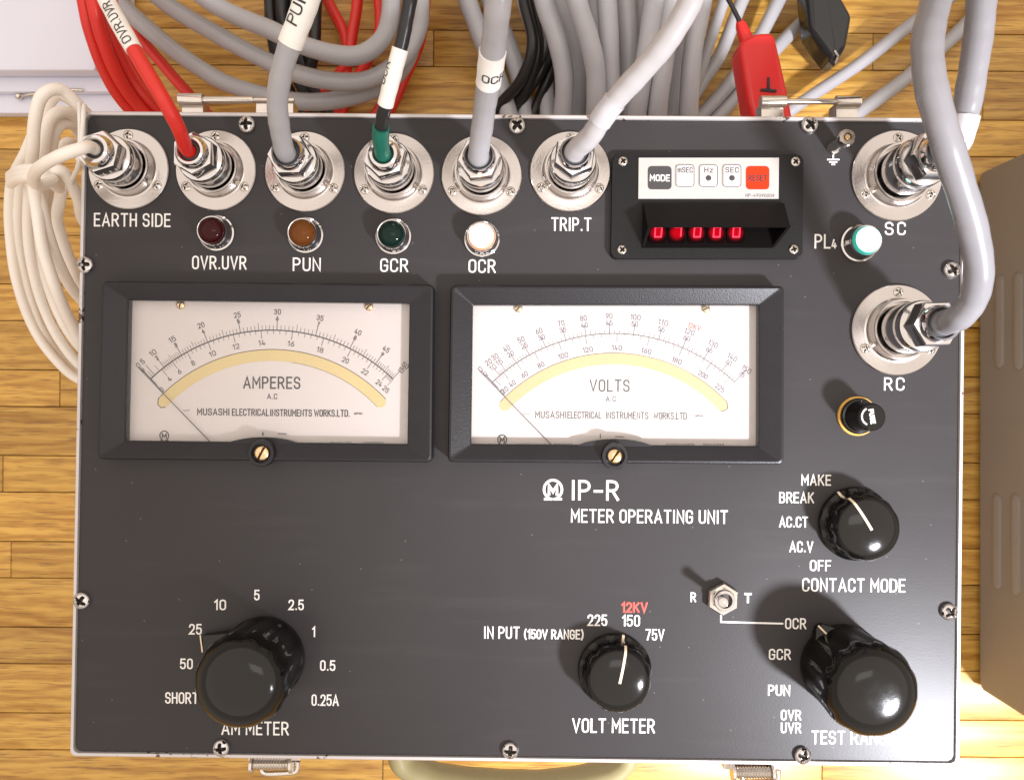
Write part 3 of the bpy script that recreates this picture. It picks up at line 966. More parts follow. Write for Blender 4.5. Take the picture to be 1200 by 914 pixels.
# --- analogue meters
def meter(outer, inner, ox, oy, kind):
    zt, zi, zd = H + .009, H + .0052, H + .0006
    po = [P(*c, zt) for c in outer]
    pi_ = [P(*c, zi) for c in inner]
    def ins(q, d):
        out = []
        for i, c in enumerate(q):
            out.append(c + ((q[i - 1] - c).normalized() + (q[(i + 1) % 4] - c).normalized()) * d)
        return out
    bm = bmesh.new(); rr = []
    for q, d, z, r in ((po, 0, H - .001, .0025), (po, 0, zt - .0012, .0025), (po, .0005, zt - .0003, .0024), (po, .0014, zt, .0018),
                       (pi_, -.0006, zi + .0006, .0006), (pi_, 0, zi, .0005), (pi_, 0, zd - .0002, .0004)):
        rr.append([Vector((p.x, p.y, z)) for p in rquad([(c.x, c.y) for c in ins(q, d)], r)])
    rings(bm, rr, False, False)
    mt = mk('panel_meter', bm, M['bezel'], unit, 30, label='analogue ammeter with black bezel' if kind == 'A' else 'analogue voltmeter with black bezel')
    # dial
    bm = bmesh.new()
    q = ins(pi_, -.0003)
    prism(bm, [(c.x, c.y) for c in q], H + .0001, zd)
    mk('dial_plate', bm, M['dial'], mt, None)
    # glass
    bm = bmesh.new()
    q = ins(pi_, -.0002)
    prism(bm, [(c.x, c.y) for c in q], zi - .0016, zi - .0006)
    mk('glass_cover', bm, M['glass'], mt, None)
    z1 = zd + .00008
    def pol(a, r): return (ox + r * sin(radians(a)), oy - r * cos(radians(a)))
    # mirror band
    bm = bmesh.new()
    aa = [-46.5 + i * 93 / 60 for i in range(61)]
    out = [pol(a, 182) for a in aa] + [pol(46.5 + 2.1 * sin(radians(t)), 175.5 + 6.5 * cos(radians(t))) for t in range(20, 161, 20)] + \
          [pol(a, 169) for a in reversed(aa)] + [pol(-46.5 - 2.1 * sin(radians(t)), 175.5 - 6.5 * cos(radians(t))) for t in range(20, 161, 20)]
    f = [bm.verts.new(P(*p, z1)) for p in out]
    n = len(aa)
    # quads between outer and inner rows
    inn = f[n + 7:2 * n + 7][::-1]
    for i in range(n - 1): face(bm, (f[i], f[i + 1], inn[i + 1], inn[i]))
    face(bm, [f[n - 1]] + f[n:n + 7] + [inn[-1]])
    face(bm, [inn[0]] + f[2 * n + 7:] + [f[0]])
    mk('mirror_strip', bm, M['band' if kind == 'A' else 'vband'], mt, None)
    bm = bmesh.new()
    z2 = z1 + .00006
    line(bm, [pol(a, 205) for a in [-43.7 + i * 87.4 / 70 for i in range(71)]], 1.25 if kind == 'A' else .85, z2)
    sgn = [pol(a, 182.4) for a in [-47 + i * 94 / 70 for i in range(71)]]
    line(bm, sgn, .7 if kind == 'A' else .45, z2)
    if kind == 'A':
        line(bm, [pol(-46.8, 182.4), pol(-48.6, 178), pol(-48.6, 173), pol(-47.4, 169.6)], .9, z2)
        line(bm, [pol(a, 168.8) for a in [8 + i * 39 / 30 for i in range(31)]], .4, z2)
    else:
        line(bm, [pol(46.8, 182.4), pol(48.8, 178), pol(48.6, 173), pol(47.4, 169.6)], .9, z2)
        line(bm, [pol(a, 182.4) for a in [30 + i * 17 / 20 for i in range(21)]], .7, z2, .00009)
    mk('scale_arc', bm, M['blackink'], mt, None)
    # scale divisions
    if kind == 'A':
        up = {0: -43.7, 5: -42, 10: -38, 15: -31, 20: -21.5, 25: -10.3, 30: 1.7, 35: 14.5, 40: 26.5, 45: 36.3, 50: 43.7}
        dn = {0: -43.7, 4: -39, 6: -34.7, 8: -29, 10: -21.4, 12: -12.7, 14: -3.5, 16: 6.8, 18: 17.3, 20: 27, 22: 35, 24: 41.4, 25: 44}
        sub_up, sub_dn = 10, 5
    else:
        up = {0: -43.7, 20: -40.5, 30: -38, 40: -33.7, 50: -28.7, 60: -22.8, 70: -15.8, 80: -9, 90: -1.3, 100: 6.6, 110: 15, 120: 23.3, 130: 31.2, 140: 38.2, 150: 43.7}
        dn = {0: -43.7, 20: -42.5, 40: -39, 60: -33.6, 80: -26.8, 100: -18.2, 120: -9.2, 140: 1.2, 160: 11.8, 180: 23.2, 200: 33.8, 220: 41.5}
        sub_up, sub_dn = 5, 4
    bm = bmesh.new()
    ku = sorted(up)
    for a, b in zip(ku[:-1], ku[1:]):
        for i in range(sub_up + (1 if b == ku[-1] else 0)):
            ang = up[a] + (up[b] - up[a]) * i / sub_up
            if kind == 'A' and a < 10 and i % 5: continue
            if kind == 'V' and a < 20 and i: continue
            L = 15 if i == 0 else (8.5 if sub_up == 10 and i == 5 else 5.5)
            if i == sub_up: L = 15
            if kind == 'V': L *= .8
            line(bm, [pol(ang, 205.2), pol(ang, 205 + L)], .68 if i in (0, sub_up) else .44, z2)
    kd = sorted(dn)
    for a, b in zip(kd[:-1], kd[1:]):
        for i in range(sub_dn + (1 if b == kd[-1] else 0)):
            ang = dn[a] + (dn[b] - dn[a]) * i / sub_dn
            if a < 4 and i: continue
            L = 9.5 if i in (0, sub_dn) else 4.5
            line(bm, [pol(ang, 204.8), pol(ang, 205 - L)], .6 if i == 0 else .44, z2)
    line(bm, [pol(-43.9, 184), pol(-43.9, 224)], .7, z2)
    line(bm, [pol(43.7, 205), pol(43.7, 224)], .6, z2)
    mk('scale_division', bm, M['greyink' if kind == 'A' else 'bluink'], mt, None, kind='stuff')
    # scale figures
    bm = bmesh.new()
    ink = 'greyink' if kind == 'A' else 'bluink'
    for v, a in up.items():
        if kind == 'A':
            x, y = pol(a, 226.5); text(bm, str(v), x, y, 6.4, 4.0 * len(str(v)), .85, z2, -a * .9)
            if v >= 10 or v == 0:
                x, y = pol(a, 219); text(bm, str(v // 5), x, y, 5.4, 3.4 * len(str(v // 5)), .75, z2, -a * .9)
        else:
            x, y = pol(a, 225.5); text(bm, str(v), x, y, 6.6, 3.9 * len(str(v)), .75, z2, -a * .8)
            x, y = pol(a, 217.5); text(bm, str(v // 2), x, y, 6.2, 3.9 * len(str(v // 2)), .72, z2, -a * .8)
    for v, a in dn.items():
        if kind == 'A' and v == 25: a = 44.6
        x, y = pol(a, 190.5 if kind == 'A' else 188.5)
        if kind == 'A' and v == 0: x, y = pol(a, 187)
        text(bm, str(v) if v != 220 else '225', x, y, 6.2, 3.9 * len(str(v)), .8, z2, -a * .9)
    mk('scale_figure', bm, M[ink], mt, None)
    if kind == 'V':
        bm = bmesh.new()
        x, y = pol(24, 233); text(bm, '12KV', x, y, 6.0, 15, .75, z2, -20)
        mk('scale_figure', bm, M['redink'], mt, None, label='tiny red figure above the scale')
    # words
    bm = bmesh.new()
    if kind == 'A':
        text(bm, 'AMPERES', 318.5, 448.5, 14.5, 67, 1.75, z2)
        text(bm, 'A.C', 319, 464.5, 6.5, 12, .9, z2)
        text(bm, 'MUSASHI', 250, 482.6, 8.4, 38, 1.15, z2); text(bm, 'ELECTRICAL', 293.5, 483.2, 8.4, 43.5, 1.15, z2)
        text(bm, 'INSTRUMENTS', 341, 483.8, 8.4, 49, 1.15, z2); text(bm, 'WORKS.LTD.', 389, 484.2, 8.4, 42, 1.15, z2)
        line(bm, [(215, 481), (221, 481), (222, 480)], .6, z2); text(bm, 'JAPAN', 419.5, 484.5, 2.6, 10, .5, z2)
        logo(bm, 192.5, 510.5, 6.0, z2, .8)
        text(bm, '6', 308, 508, 4.6, 2.4, .8, z2); line(bm, [(326, 508), (335.5, 508.3)], .8, z2)
        for i in range(22):
            x = 387 + i * 2.9
            if 8 < i < 14: continue
            line(bm, [(x, 517.6 + random.random()), (x, 520.5)], 1.0, z2); 
    else:
        text(bm, 'VOLTS', 714.5, 452, 14.5, 47, 1.6, z2)
        text(bm, 'A.C', 716, 467.5, 6.2, 12, .8, z2)
        text(bm, 'MUSASHI', 645.5, 486, 8.4, 36.5, 1.0, z2); text(bm, 'ELECTRICAL', 685, 486.4, 8.4, 40, 1.0, z2)
        text(bm, 'INSTRUMENTS', 735, 486.9, 8.4, 50, 1.0, z2); text(bm, 'WORKS.LTD.', 786.5, 487.4, 8.4, 41, 1.0, z2)
        line(bm, [(613, 485.5), (622, 485.7)], .45, z2); text(bm, 'JAPAN', 819, 487.2, 2.4, 10, .4, z2)
        logo(bm, 588.5, 515, 6.0, z2, .95)
        line(bm, [(703.5, 508.5), (703.5, 513)], 1.1, z2); line(bm, [(721.5, 511.5), (731, 511.8)], .9, z2)
        for x0, n in ((607, 20), (650, 8), (782, 12), (825, 9)):
            for i in range(n):
                line(bm, [(x0 + i * 2.8, 519.6 + random.random()), (x0 + i * 2.8, 523)], 1.0, z2)
    mk('dial_lettering', bm, M['blackink'], mt, None)
    # needle
    zn = H + .0021
    bm = bmesh.new()
    a0 = -44.2
    tip = P(*pol(a0, 226), zn); piv = P(*pol(a0, 93), zn); mid = P(*pol(a0, 176), zn)
    tube(bm, [tip, mid, piv], lambda t: .00012 + .00014 * t, 6)
    mk('needle', bm, M['greyink'], mt, 50)
    # dial screws
    for x, y in (((212, 357.5), (432.5, 359.5)) if kind == 'A' else ((607.5, 361.5), (827, 362))):
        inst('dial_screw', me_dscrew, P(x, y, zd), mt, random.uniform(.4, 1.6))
    # zero adjuster boss and screw
    sx, sy = (306.5, 531) if kind == 'A' else (720.5, 534.5)
    bm = bmesh.new()
    zb = zi + .0004
    iy = 521 if kind == 'A' else 523
    pts = [P(sx + 45 * t, iy - 8.5 * (1 - t * t) ** .8, zb) for t in [i / 14 - 1 for i in range(29)]]
    pts = [P(sx + 46, iy + 4, zb), ] + list(reversed(pts)) + [P(sx - 46, iy + 4, zb)]
    prism(bm, [(p.x, p.y) for p in pts], zi - .0022, zb, bev=.0003)
    mk('adjuster_boss', bm, M['bezel'], mt, 30)
    bm = bmesh.new()
    c = P(sx, sy, zt)
    c.z = zi + .0008
    lathe(bm, [(15.5 * S, 0), (15.5 * S, .0034), (14.6 * S, .0041), (11.2 * S, .0041), (10.6 * S, .0022), (0.1 * S, .0021)], c, 40)
    ad = mk('zero_adjuster', bm, M['bezel'], mt, 30)
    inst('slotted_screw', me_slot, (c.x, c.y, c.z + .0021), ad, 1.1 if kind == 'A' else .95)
    return mt
meter([(118.5, 329.5), (508.5, 333.5), (506.5, 542), (113, 538)], [(150, 351.5), (480, 355.5), (477.5, 520.5), (146.5, 516.5)], 318.5, 592, 'A')
meter([(528, 334), (919.5, 335), (919, 544.5), (524.5, 541.5)], [(554, 357.5), (889.5, 357.5), (889, 523), (552, 520.5)], 719, 596, 'V')

# --- counter module
zm = H + .0035
bm = bmesh.new()
q = [P(*c, zm) for c in ((718, 181), (941.5, 181), (940.5, 303), (716, 303))]
prism(bm, rquad([(c.x, c.y) for c in q], .003), H - .001, zm, bev=.0008)
cm = mk('counter_module', bm, M['module'], unit, 30, label='black digital counter with silver key strip and red digits')
for x, y in ((730, 189.5), (932, 190), (729, 293), (930, 292.5)):
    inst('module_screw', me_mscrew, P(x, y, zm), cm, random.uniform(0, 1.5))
zs = zm + .0005
bm = bmesh.new()
q = [P(*c, zs) for c in ((748.5, 185), (913, 185), (912.5, 233), (748, 233))]
prism(bm, [(c.x, c.y) for c in q], zm - .0005, zs, bev=.0001)
st = mk('key_strip', bm, M['sticker'], cm, 30)
zk = zs + .0003
def key(x0, y0, x1, y1, m, nm, outline=False):
    bm = bmesh.new()
    q = [P(*c, zk) for c in ((x0, y0), (x1, y0), (x1, y1), (x0, y1))]
    prism(bm, rquad([(c.x, c.y) for c in q], .0017), zs - .0002, zk, bev=.00012)
    k = mk(nm, bm, m, cm, 30)
    if outline:
        bm = bmesh.new()
        f = rquad([(x0 + .8, y0 + .8), (x1 - .8, y0 + .8), (x1 - .8, y1 - .8), (x0 + .8, y1 - .8)], 3.6)
        f = [Vector((p[0], -p[1])) for p in f]; f.append(f[0].copy())
        lay(bm, [f], .9, lambda p_, l: Vector((P(p_.x, -p_.y, zk).x, P(p_.x, -p_.y, zk).y, zk + .00001 + l)))
        mk('key_outline', bm, M['keydark'], k, None)
    return k
zt_ = zk
def ktext(k, s, x, y, h, w, m, sw=1.1):
    bm = bmesh.new(); text(bm, s, x, y, h, w, sw, zt_); mk('key_lettering', bm, m, k, None)
k = key(759.5, 195, 787, 222, M['keydark'], 'key'); ktext(k, 'MODE', 773.2, 208.7, 8.0, 23.5, M['label'], 1.3)
for x, s, lit in ((791.5, 'mSEC', True), (819, 'Hz', False), (846.5, 'SEC', False)):
    k = key(x, 192.8, x + 22.6, 219.8, M['keywhite'], 'key', True)
    ktext(k, s, x + 11.5, 199.4, 6.6, {'mSEC': 18, 'Hz': 10.5, 'SEC': 16}[s], M['keydark'], 1.05)
    bm = bmesh.new(); lathe(bm, [(3.3 * S * .96, 0), (3.3 * S * .96, .0002), (2.6 * S, .0003)], P(x + 11.3, 209, zk), 20)
    mk('indicator', bm, M['dotlit'] if lit else M['keydark'], k, 40)
k = key(874.5, 195, 901.5, 222, M['keyred'], 'key'); ktext(k, 'RESET', 888, 208.9, 7.4, 22, M['blackink'], 1.35)
bm = bmesh.new(); text(bm, 'NP-49090009', 890.5, 229.3, 4.0, 34, .6, zs); mk('strip_lettering', bm, M['greyink'], cm, None)
# hood over the digits: a wedge open towards the bottom of the panel
def pxy(x, y, z): return P(x, y, z)
zh = H + .0150
A0, A1 = P(754, 238.5, zm + .0015), P(919, 238.5, zm + .0015)
B0, B1 = P(759.5, 266.5, zh), P(926.5, 266.5, zh)
C0, C1 = P(752, 291, zm), P(907, 291, zm)
bm = bmesh.new()
def V(p, z=None): return bm.verts.new((p.x, p.y, p.z if z is None else z))
a0, a1, b0, b1 = V(A0), V(A1), V(B0), V(B1)
th = .0011
a0l, a1l = V(A0, zm - .001), V(A1, zm - .001)
c0, c1 = V(C0, zm - .001), V(C1, zm - .001)
face(bm, (a0, a1, b1, b0)); face(bm, (a0, a0l, a1l, a1))
face(bm, (a0, b0, c0, a0l)); face(bm, (a1, a1l, c1, b1))
# inner skin
ins = .0014
i_b0 = bm.verts.new((B0.x + ins, B0.y - .0000, B0.z - th)); i_b1 = bm.verts.new((B1.x - ins, B1.y, B1.z - th))
i_c0 = bm.verts.new((C0.x + ins, C0.y, zm - .001)); i_c1 = bm.verts.new((C1.x - ins, C1.y, zm - .001))
i_a0 = bm.verts.new((A0.x + ins, A0.y - .003, zm - .001)); i_a1 = bm.verts.new((A1.x - ins, A1.y - .003, zm - .001))
i_u0 = bm.verts.new((A0.x + ins, A0.y - .003, zm + .001)); i_u1 = bm.verts.new((A1.x - ins, A1.y - .003, zm + .001))
face(bm, (b0, b1, i_b1, i_b0)); face(bm, (b0, i_b0, i_c0, c0)); face(bm, (b1, c1, i_c1, i_b1))
face(bm, (i_b0, i_b1, i_u1, i_u0)); face(bm, (i_u0, i_u1, i_a1, i_a0))
face(bm, (i_b0, i_u0, i_a0, i_c0)); face(bm, (i_b1, i_c1, i_a1, i_u1))
mk('display_hood', bm, M['hood'], cm, 20)
zw = zm + .0004
bm = bmesh.new()
q = [P(*c, zw) for c in ((754, 256), (921, 256), (906, 290.5), (752, 290.5))]
prism(bm, [(c.x, c.y) for c in q], zm - .0005, zw)
mk('display_window', bm, M['window'], cm, None)
zc = zw + .0004
segs = {'0': 'abcdef', '7': 'abc', '1': 'bc'}
for i, ch in enumerate('07000'):
    cx = 770.5 + i * 22.9
    bm = bmesh.new()
    q = [P(*c, zc) for c in ((cx - 10.5, 261), (cx + 10.5, 261), (cx + 10.5, 285), (cx - 10.5, 285))]
    prism(bm, rquad([(c.x, c.y) for c in q], .0012), zw - .0002, zc, bev=.0004)
    dg = mk('digit', bm, M['cell'], cm, 30)
    w, hh, x0, y0 = 7.5, 5.6, cx - 3.2, 266.5
    sl = .8
    seg = {'a': [(x0 + sl, y0), (x0 + w + sl, y0)], 'g': [(x0 + sl * .5, y0 + hh), (x0 + w + sl * .5, y0 + hh)], 'd': [(x0, y0 + 2 * hh), (x0 + w, y0 + 2 * hh)],
           'f': [(x0 + sl, y0 + .8), (x0 + sl * .5, y0 + hh - .6)], 'b': [(x0 + w + sl, y0 + .8), (x0 + w + sl * .5, y0 + hh - .6)],
           'e': [(x0 + sl * .5, y0 + hh + .6), (x0, y0 + 2 * hh - .8)], 'c': [(x0 + w + sl * .5, y0 + hh + .6), (x0 + w, y0 + 2 * hh - .8)]}
    bm = bmesh.new()
    for s in segs[ch]: line(bm, seg[s], 1.55, zc + .0001)
    mk('lit_segment', bm, M['seg'], dg, None)

# --- hinges on the back wall, latches and handle on the front wall
def cyl_x(bm, xa, xb, y, z, r, seg=18, mi=0):
    rings(bm, [[Vector((x, y + q * cos(2 * pi * k / seg), z + q * sin(2 * pi * k / seg))) for k in range(seg)]
               for x, q in ((xa, r * .85), (xa + (xb - xa) * .02, r), (xb - (xb - xa) * .02, r), (xb, r * .85))], mi=mi)
for pieces in (((210, 239, 7.5), (239, 297, 4.2), (297, 345, 2.6)), ((891, 921, 7.0), (921, 979, 3.4), (979, 1008, 7.0))):
    z = H - .006
    yy = 117.5 if pieces[0][0] < 500 else 119.5
    bm = bmesh.new()
    for a, b, r in pieces:
        A, B = P(a, yy, z), P(b, yy, z)
        cyl_x(bm, A.x, B.x, A.y, z, r * S)
    A, B = P(pieces[0][0], yy, z), P(pieces[-1][1], yy, z)
    wy = P(600, 131, zr).y
    for a, b, r in (pieces[0], pieces[-1]):
        A, B = P(a + 2, yy, z), P(b - 2, yy, z)
        box(bm, A.x, wy - .002, z - .010, B.x, A.y, z - .001, bev=.0003)
    mk('lid_hinge', bm, M['steel'], unit, 30)
def latch(px, py):
    bm = bmesh.new()
    z = H - .012
    A, B = P(px - 24, py, z), P(px + 19, py, z)
    n = 26
    # spring roller with flanges
    prof = []
    for i in range(n + 1):
        x = A.x + (B.x - A.x) * i / n
        prof.append((x, (.0029 if i % 2 else .0022)))
    seg = 16
    rings(bm, [[Vector((x, A.y + q * cos(2 * pi * k / seg), z + q * sin(2 * pi * k / seg))) for k in range(seg)] for x, q in prof])
    for x in (A.x - .0012, B.x):
        cyl_x(bm, x, x + .0014, A.y, z, .0042)
    fy = P(600, 889, zr).y
    box(bm, A.x - .004, A.y - .0005, z - .03, B.x + .004, fy + .001, z - .004, bev=.0004)
    o = mk('latch', bm, M['steel'], unit, 30)
    bm = bmesh.new()
    z2 = H - .016
    pts = [P(px - 15, py + 4, z2), P(px - 13, py + 9, z2), P(px - 6, py + 11, z2), P(px + 22, py + 9.5, z2), P(px + 27, py + 7, z2), P(px + 28, py - 3, z2)]
    tube(bm, cat(pts, 5), .0014, 10)
    mk('latch_loop', bm, M['steel'], o, 40)
latch(321, 895)
latch(884, 905)
bm = bmesh.new()
zz = H - .06
pts = [P(465, 868, zz), P(474, 893, zz), P(505, 908, zz), P(555, 916, zz), P(605, 918.5, zz), P(655, 917, zz), P(700, 909, zz), P(728, 894, zz), P(738, 869, zz)]
tube(bm, cat(pts, 8), .0068, 14, flat=1.7)
mk('carry_handle', bm, M['olive'], unit, 50)

# ------------------------------------------------------------------ plugged leads
def plug(root, c, k, tall, mtl, hole, sub=True):
    bm = bmesh.new()
    z = lambda v: v * tall
    lathe(bm, [(26.0 * k * S, .0036), (26.0 * k * S, z(.0150)), (25.4 * k * S, z(.0156)), (25.4 * k * S, z(.0160)), (26.0 * k * S, z(.0166)),
               (25.8 * k * S, z(.0192)), (24.6 * k * S, z(.0204)), (22.0 * k * S, z(.0208)), (20.0 * k * S, z(.0212))], c, 56)
    pb = mk('plug_body', bm, M['satin'], root, 28)
    bm = bmesh.new()
    rot = random.uniform(0, 1)
    lathe(bm, [(18 * k * S, z(.0206)), (22.6 * k * S, z(.0212)), (24.0 * k * S, z(.0222)), (24.0 * k * S, z(.0272)), (22.6 * k * S, z(.0288)), (17.5 * k * S, z(.0292)), (17.2 * k * S, z(.0288))], c, 6, rot=rot)
    mk('gland_nut', bm, M['chrome'], pb, 18)
    bm = bmesh.new()
    lathe(bm, [(18.4 * k * S, z(.0284)), (18.4 * k * S, z(.0292)), (16.6 * k * S, z(.0312)), (14.8 * k * S, z(.0324)), (hole + .0021, z(.0328)), (hole + .0015, z(.0322)), (hole + .0015, z(.028))], c, 36, cap1=False)
    gm = bmesh.new()
    lathe(gm, [(hole + .0015, z(.0300)), (hole + .0015, z(.0312)), (hole + .0002, z(.0318)), (hole + .0001, z(.0300))], c, 28, cap0=False, cap1=False)
    mk('grommet', gm, M['grommet'], pb, 30)
    mk('cable_clamp', bm, M['chrome'], pb, 28)
    return pb, c + Vector((0, 0, z(.029)))

def lead(key, label, k, tall, cable_m, r, via, name='plug_lead', seg=16, start_len=.006, group='leads plugged into the panel'):
    c = AX[key]
    root = empty(name, c, label, 'cable', group)
    pb, s = plug(root, c, k, tall, M['chrome'], r)
    pts = [s, s + Vector((0, 0, start_len))] + [P(*v) for v in via]
    path = cat(pts, 12)
    return root, path

def sub_path(path, a, b):
    n = len(path)
    return path[int(a * (n - 1)):int(b * (n - 1)) + 1]

def near(path, px, py):
    best, bi = 1e9, 0
    for i, p in enumerate(path):
        f = (H + D - p.z) / D
        x = p.x / S / f + 600; y = 457 - p.y / S / f
        d = (x - px) ** 2 + (y - py) ** 2
        if d < best: best, bi = d, i
    return bi

def tang(path, i):
    return (path[min(i + 1, len(path) - 1)] - path[max(i - 1, 0)]).normalized()

Z = lambda v: H + v
# OVR.UVR, red
root, path = lead('ovr', 'red lead with a white sleeve plugged in above the dark red lamp', 1.0, 1.0, None, .0031,
                  [(209, 150, Z(.048)), (192, 118, Z(.056)), (172, 84, Z(.058)), (152, 50, Z(.058)), (134, 18, Z(.056)), (118, -14, Z(.05)), (96, -70, Z(.02)), (80, -140, .12), (72, -230, .02)])
bm = bmesh.new(); tube(bm, path, .0031); mk('cable', bm, M['red'], root, 60)
i0, i1 = near(path, 157, 57), near(path, 122, -6)
bm = bmesh.new(); tube(bm, path[i0:i1 + 1], .0036); sl = mk('label_sleeve', bm, M['label'], root, 60)
im = near(path, 143, 32)
bm = bmesh.new(); text_path(bm, 'OVR.UVR', path, im, .0036, .0036, .020); mk('sleeve_lettering', bm, M['blackink'], sl, None)

# PUN, grey with white sleeve
root, path = lead('pun', 'grey lead with a white PUN sleeve plugged in above the amber lamp', 1.0, 1.0, None, .0044,
                  [(328, 150, Z(.045)), (325, 122, Z(.054)), (329, 90, Z(.062)), (338, 58, Z(.068)), (351, 24, Z(.073)), (363, -8, Z(.075)), (385, -60, Z(.06)), (400, -140, .14), (410, -240, .02)])
bm = bmesh.new(); tube(bm, path, .0044, 18); mk('cable', bm, M['lgrey'], root, 60)
i0, i1 = near(path, 340, 54), near(path, 365, -12)
bm = bmesh.new(); tube(bm, path[i0:i1 + 1], .0049, 20); sl = mk('label_sleeve', bm, M['label'], root, 60)
im = near(path, 354.5, 14)
bm = bmesh.new(); text_path(bm, 'PUN', path, im, .0049, .0046, .0112, .12, .0006); mk('sleeve_lettering', bm, M['blackink'], sl, None)

# GCR, black with green boot
root, path = lead('gcr', 'black lead with a green boot and white sleeve', 1.0, 1.0, None, .0028,
                  [(446, 160, Z(.046)), (448, 140, Z(.054)), (455, 110, Z(.062)), (463, 80, Z(.068)), (471, 50, Z(.072)), (477, 20, Z(.076)), (482, -8, Z(.078)), (492, -60, Z(.06)), (500, -140, .14), (505, -230, .02)])
bm = bmesh.new(); tube(bm, path, .0028, 16); mk('cable', bm, M['black'], root, 60)
i1 = near(path, 447.5, 149)
bm = bmesh.new(); tube(bm, path[:i1 + 1], .0036, 18); mk('cable_boot', bm, M['green'], root, 60)
i0, i1 = near(path, 452, 122), near(path, 470, 58)
bm = bmesh.new(); tube(bm, path[i0:i1 + 1], .0033, 18); sl = mk('label_sleeve', bm, M['label'], root, 60)
im = near(path, 461, 88)
T = tang(path, im)
bm = bmesh.new()
N = Vector((0, 0, 1)).cross(T).normalized()
U = T.cross(N)
T2 = T
def wrap(bm, s, ctr, T, r, h, width, roll):
    N = Vector((0, 0, 1)).cross(T).normalized(); U = T.cross(N)
    def fn(q, l):
        rr = r + .0001 + l; a = q.y / r + roll
        return ctr + T * q.x + N * (rr * sin(a)) + U * (rr * cos(a))
    lay(bm, strokes(s, h, width), h * .13, fn)
text_path(bm, 'GCR', path, im, .0033, .0034, .0085, 1.0); mk('sleeve_lettering', bm, M['blackink'], sl, None)

# OCR, pale grey
root, path = lead('ocr', 'grey lead with a white OCR sleeve running straight up', 1.0, 1.0, None, .0047,
                  [(565, 150, Z(.048)), (569, 120, Z(.062)), (574, 85, Z(.078)), (579, 48, Z(.093)), (583, 12, Z(.104)), (587, -30, Z(.108)), (592, -90, Z(.09)), (598, -170, .16), (600, -270, .02)])
bm = bmesh.new(); tube(bm, path, .0047, 18); mk('cable', bm, M['lgrey'], root, 60)
i0, i1 = near(path, 571.5, 98), near(path, 577, 61)
bm = bmesh.new(); tube(bm, path[i0:i1 + 1], .0051, 20); sl = mk('label_sleeve', bm, M['label'], root, 60)
im = near(path, 574, 82)
bm = bmesh.new()
T = tang(path, im); N = Vector((0, 0, 1)).cross(T).normalized(); U = T.cross(N)
ctr = path[im]
def fn(q, l):
    rr = .0052 + l; a = q.x / .0051 + .72
    return ctr + T * q.y - N * (rr * sin(a)) + U * (rr * cos(a))
lay(bm, strokes('OCR', .0036, .0098), .0006, fn)
mk('sleeve_lettering', bm, M['blackink'], sl, None)
T0 = tang(path, 8)

# TRIP.T, pale
root, path = lead('trip', 'pale grey lead leaving its socket slanting up to the right', 1.0, 1.0, None, .0046,
                  [(692, 160, Z(.046)), (706, 138, Z(.055)), (726, 112, Z(.062)), (752, 84, Z(.070)), (779, 52, Z(.078)), (801, 18, Z(.084)), (815, -12, Z(.086)), (835, -80, Z(.06)), (850, -160, .14), (860, -250, .02)])
bm = bmesh.new(); tube(bm, path, .0046, 18); mk('cable', bm, M['tgrey'], root, 60)
i0, i1 = near(path, 704, 141), near(path, 720, 120)
bm = bmesh.new(); tube(bm, path[i0:i1 + 1], .0050, 20); mk('label_sleeve', bm, M['clear'], root, 60)

# SC, big grey
root, path = lead('sc', 'thick grey lead plugged into the upper right socket', 1.10, 1.28, None, .0056,
                  [(1122, 165, Z(.058)), (1132, 130, Z(.062)), (1139, 90, Z(.067)), (1146, 45, Z(.072)), (1150, 5, Z(.076)), (1152, -40, Z(.075)), (1155, -120, Z(.03)), (1158, -230, .03)])
bm = bmesh.new(); tube(bm, path, .0054, 18); mk('cable', bm, M['kgrey'], root, 60)
i0, i1 = near(path, 1120, 172), near(path, 1131, 138)
bm = bmesh.new(); tube(bm, path[i0:i1 + 1], .0058, 20); mk('label_sleeve', bm, M['clear'], root, 60)
# RC, big grey passing in front of the SC plug
root, path = lead('rc', 'thick grey lead bowing out and up from the lower right socket', 1.10, 1.28, None, .0056,
                  [(1124, 372, Z(.055)), (1141, 350, Z(.063)), (1147, 312, Z(.072)), (1138, 262, Z(.080)), (1122, 208, Z(.088)), (1104, 150, Z(.095)), (1090, 95, Z(.098)), (1087, 50, Z(.098)), (1094, 12, Z(.096)), (1106, -30, Z(.09)), (1124, -100, Z(.05)), (1135, -190, .10), (1140, -290, .02)])
bm = bmesh.new(); tube(bm, path, .0055, 18); mk('cable', bm, M['kgrey'], root, 60)

# EARTH SIDE, cream cord with its coil hanging beside the case
root, path = lead('earth', 'cream cord with its coil beside the left edge of the case', 1.0, 1.0, None, .0027,
                  [(96, 174, Z(.042)), (70, 183, Z(.043)), (50, 194, Z(.036)), (40, 205, Z(.020)), (42, 216, Z(.004)), (52, 216, Z(-.01)), (62, 210, Z(-.02))], name='earth_lead')
bm = bmesh.new(); tube(bm, path, .0027, 14); mk('cable', bm, M['white'], root, 60)
bm = bmesh.new()
tube(bm, cat([P(99, 124, Z(-.004)), P(98, 132, Z(.004)), P(97, 150, Z(.007)), P(95, 172, Z(.010)), P(93, 188, Z(.008)), P(90, 200, Z(-.004)), P(84, 216, Z(-.03)), P(92, 240, Z(-.05))], 8), .0011, 10, flat=1.0)
tube(bm, cat([P(93, 122, Z(-.006)), P(93, 132, Z(.002)), P(93.5, 150, Z(.005)), P(93, 172, Z(.008)), P(91, 188, Z(.004))], 8), .0009, 10)
mk('tie_strap', bm, M['label'], root, 60)
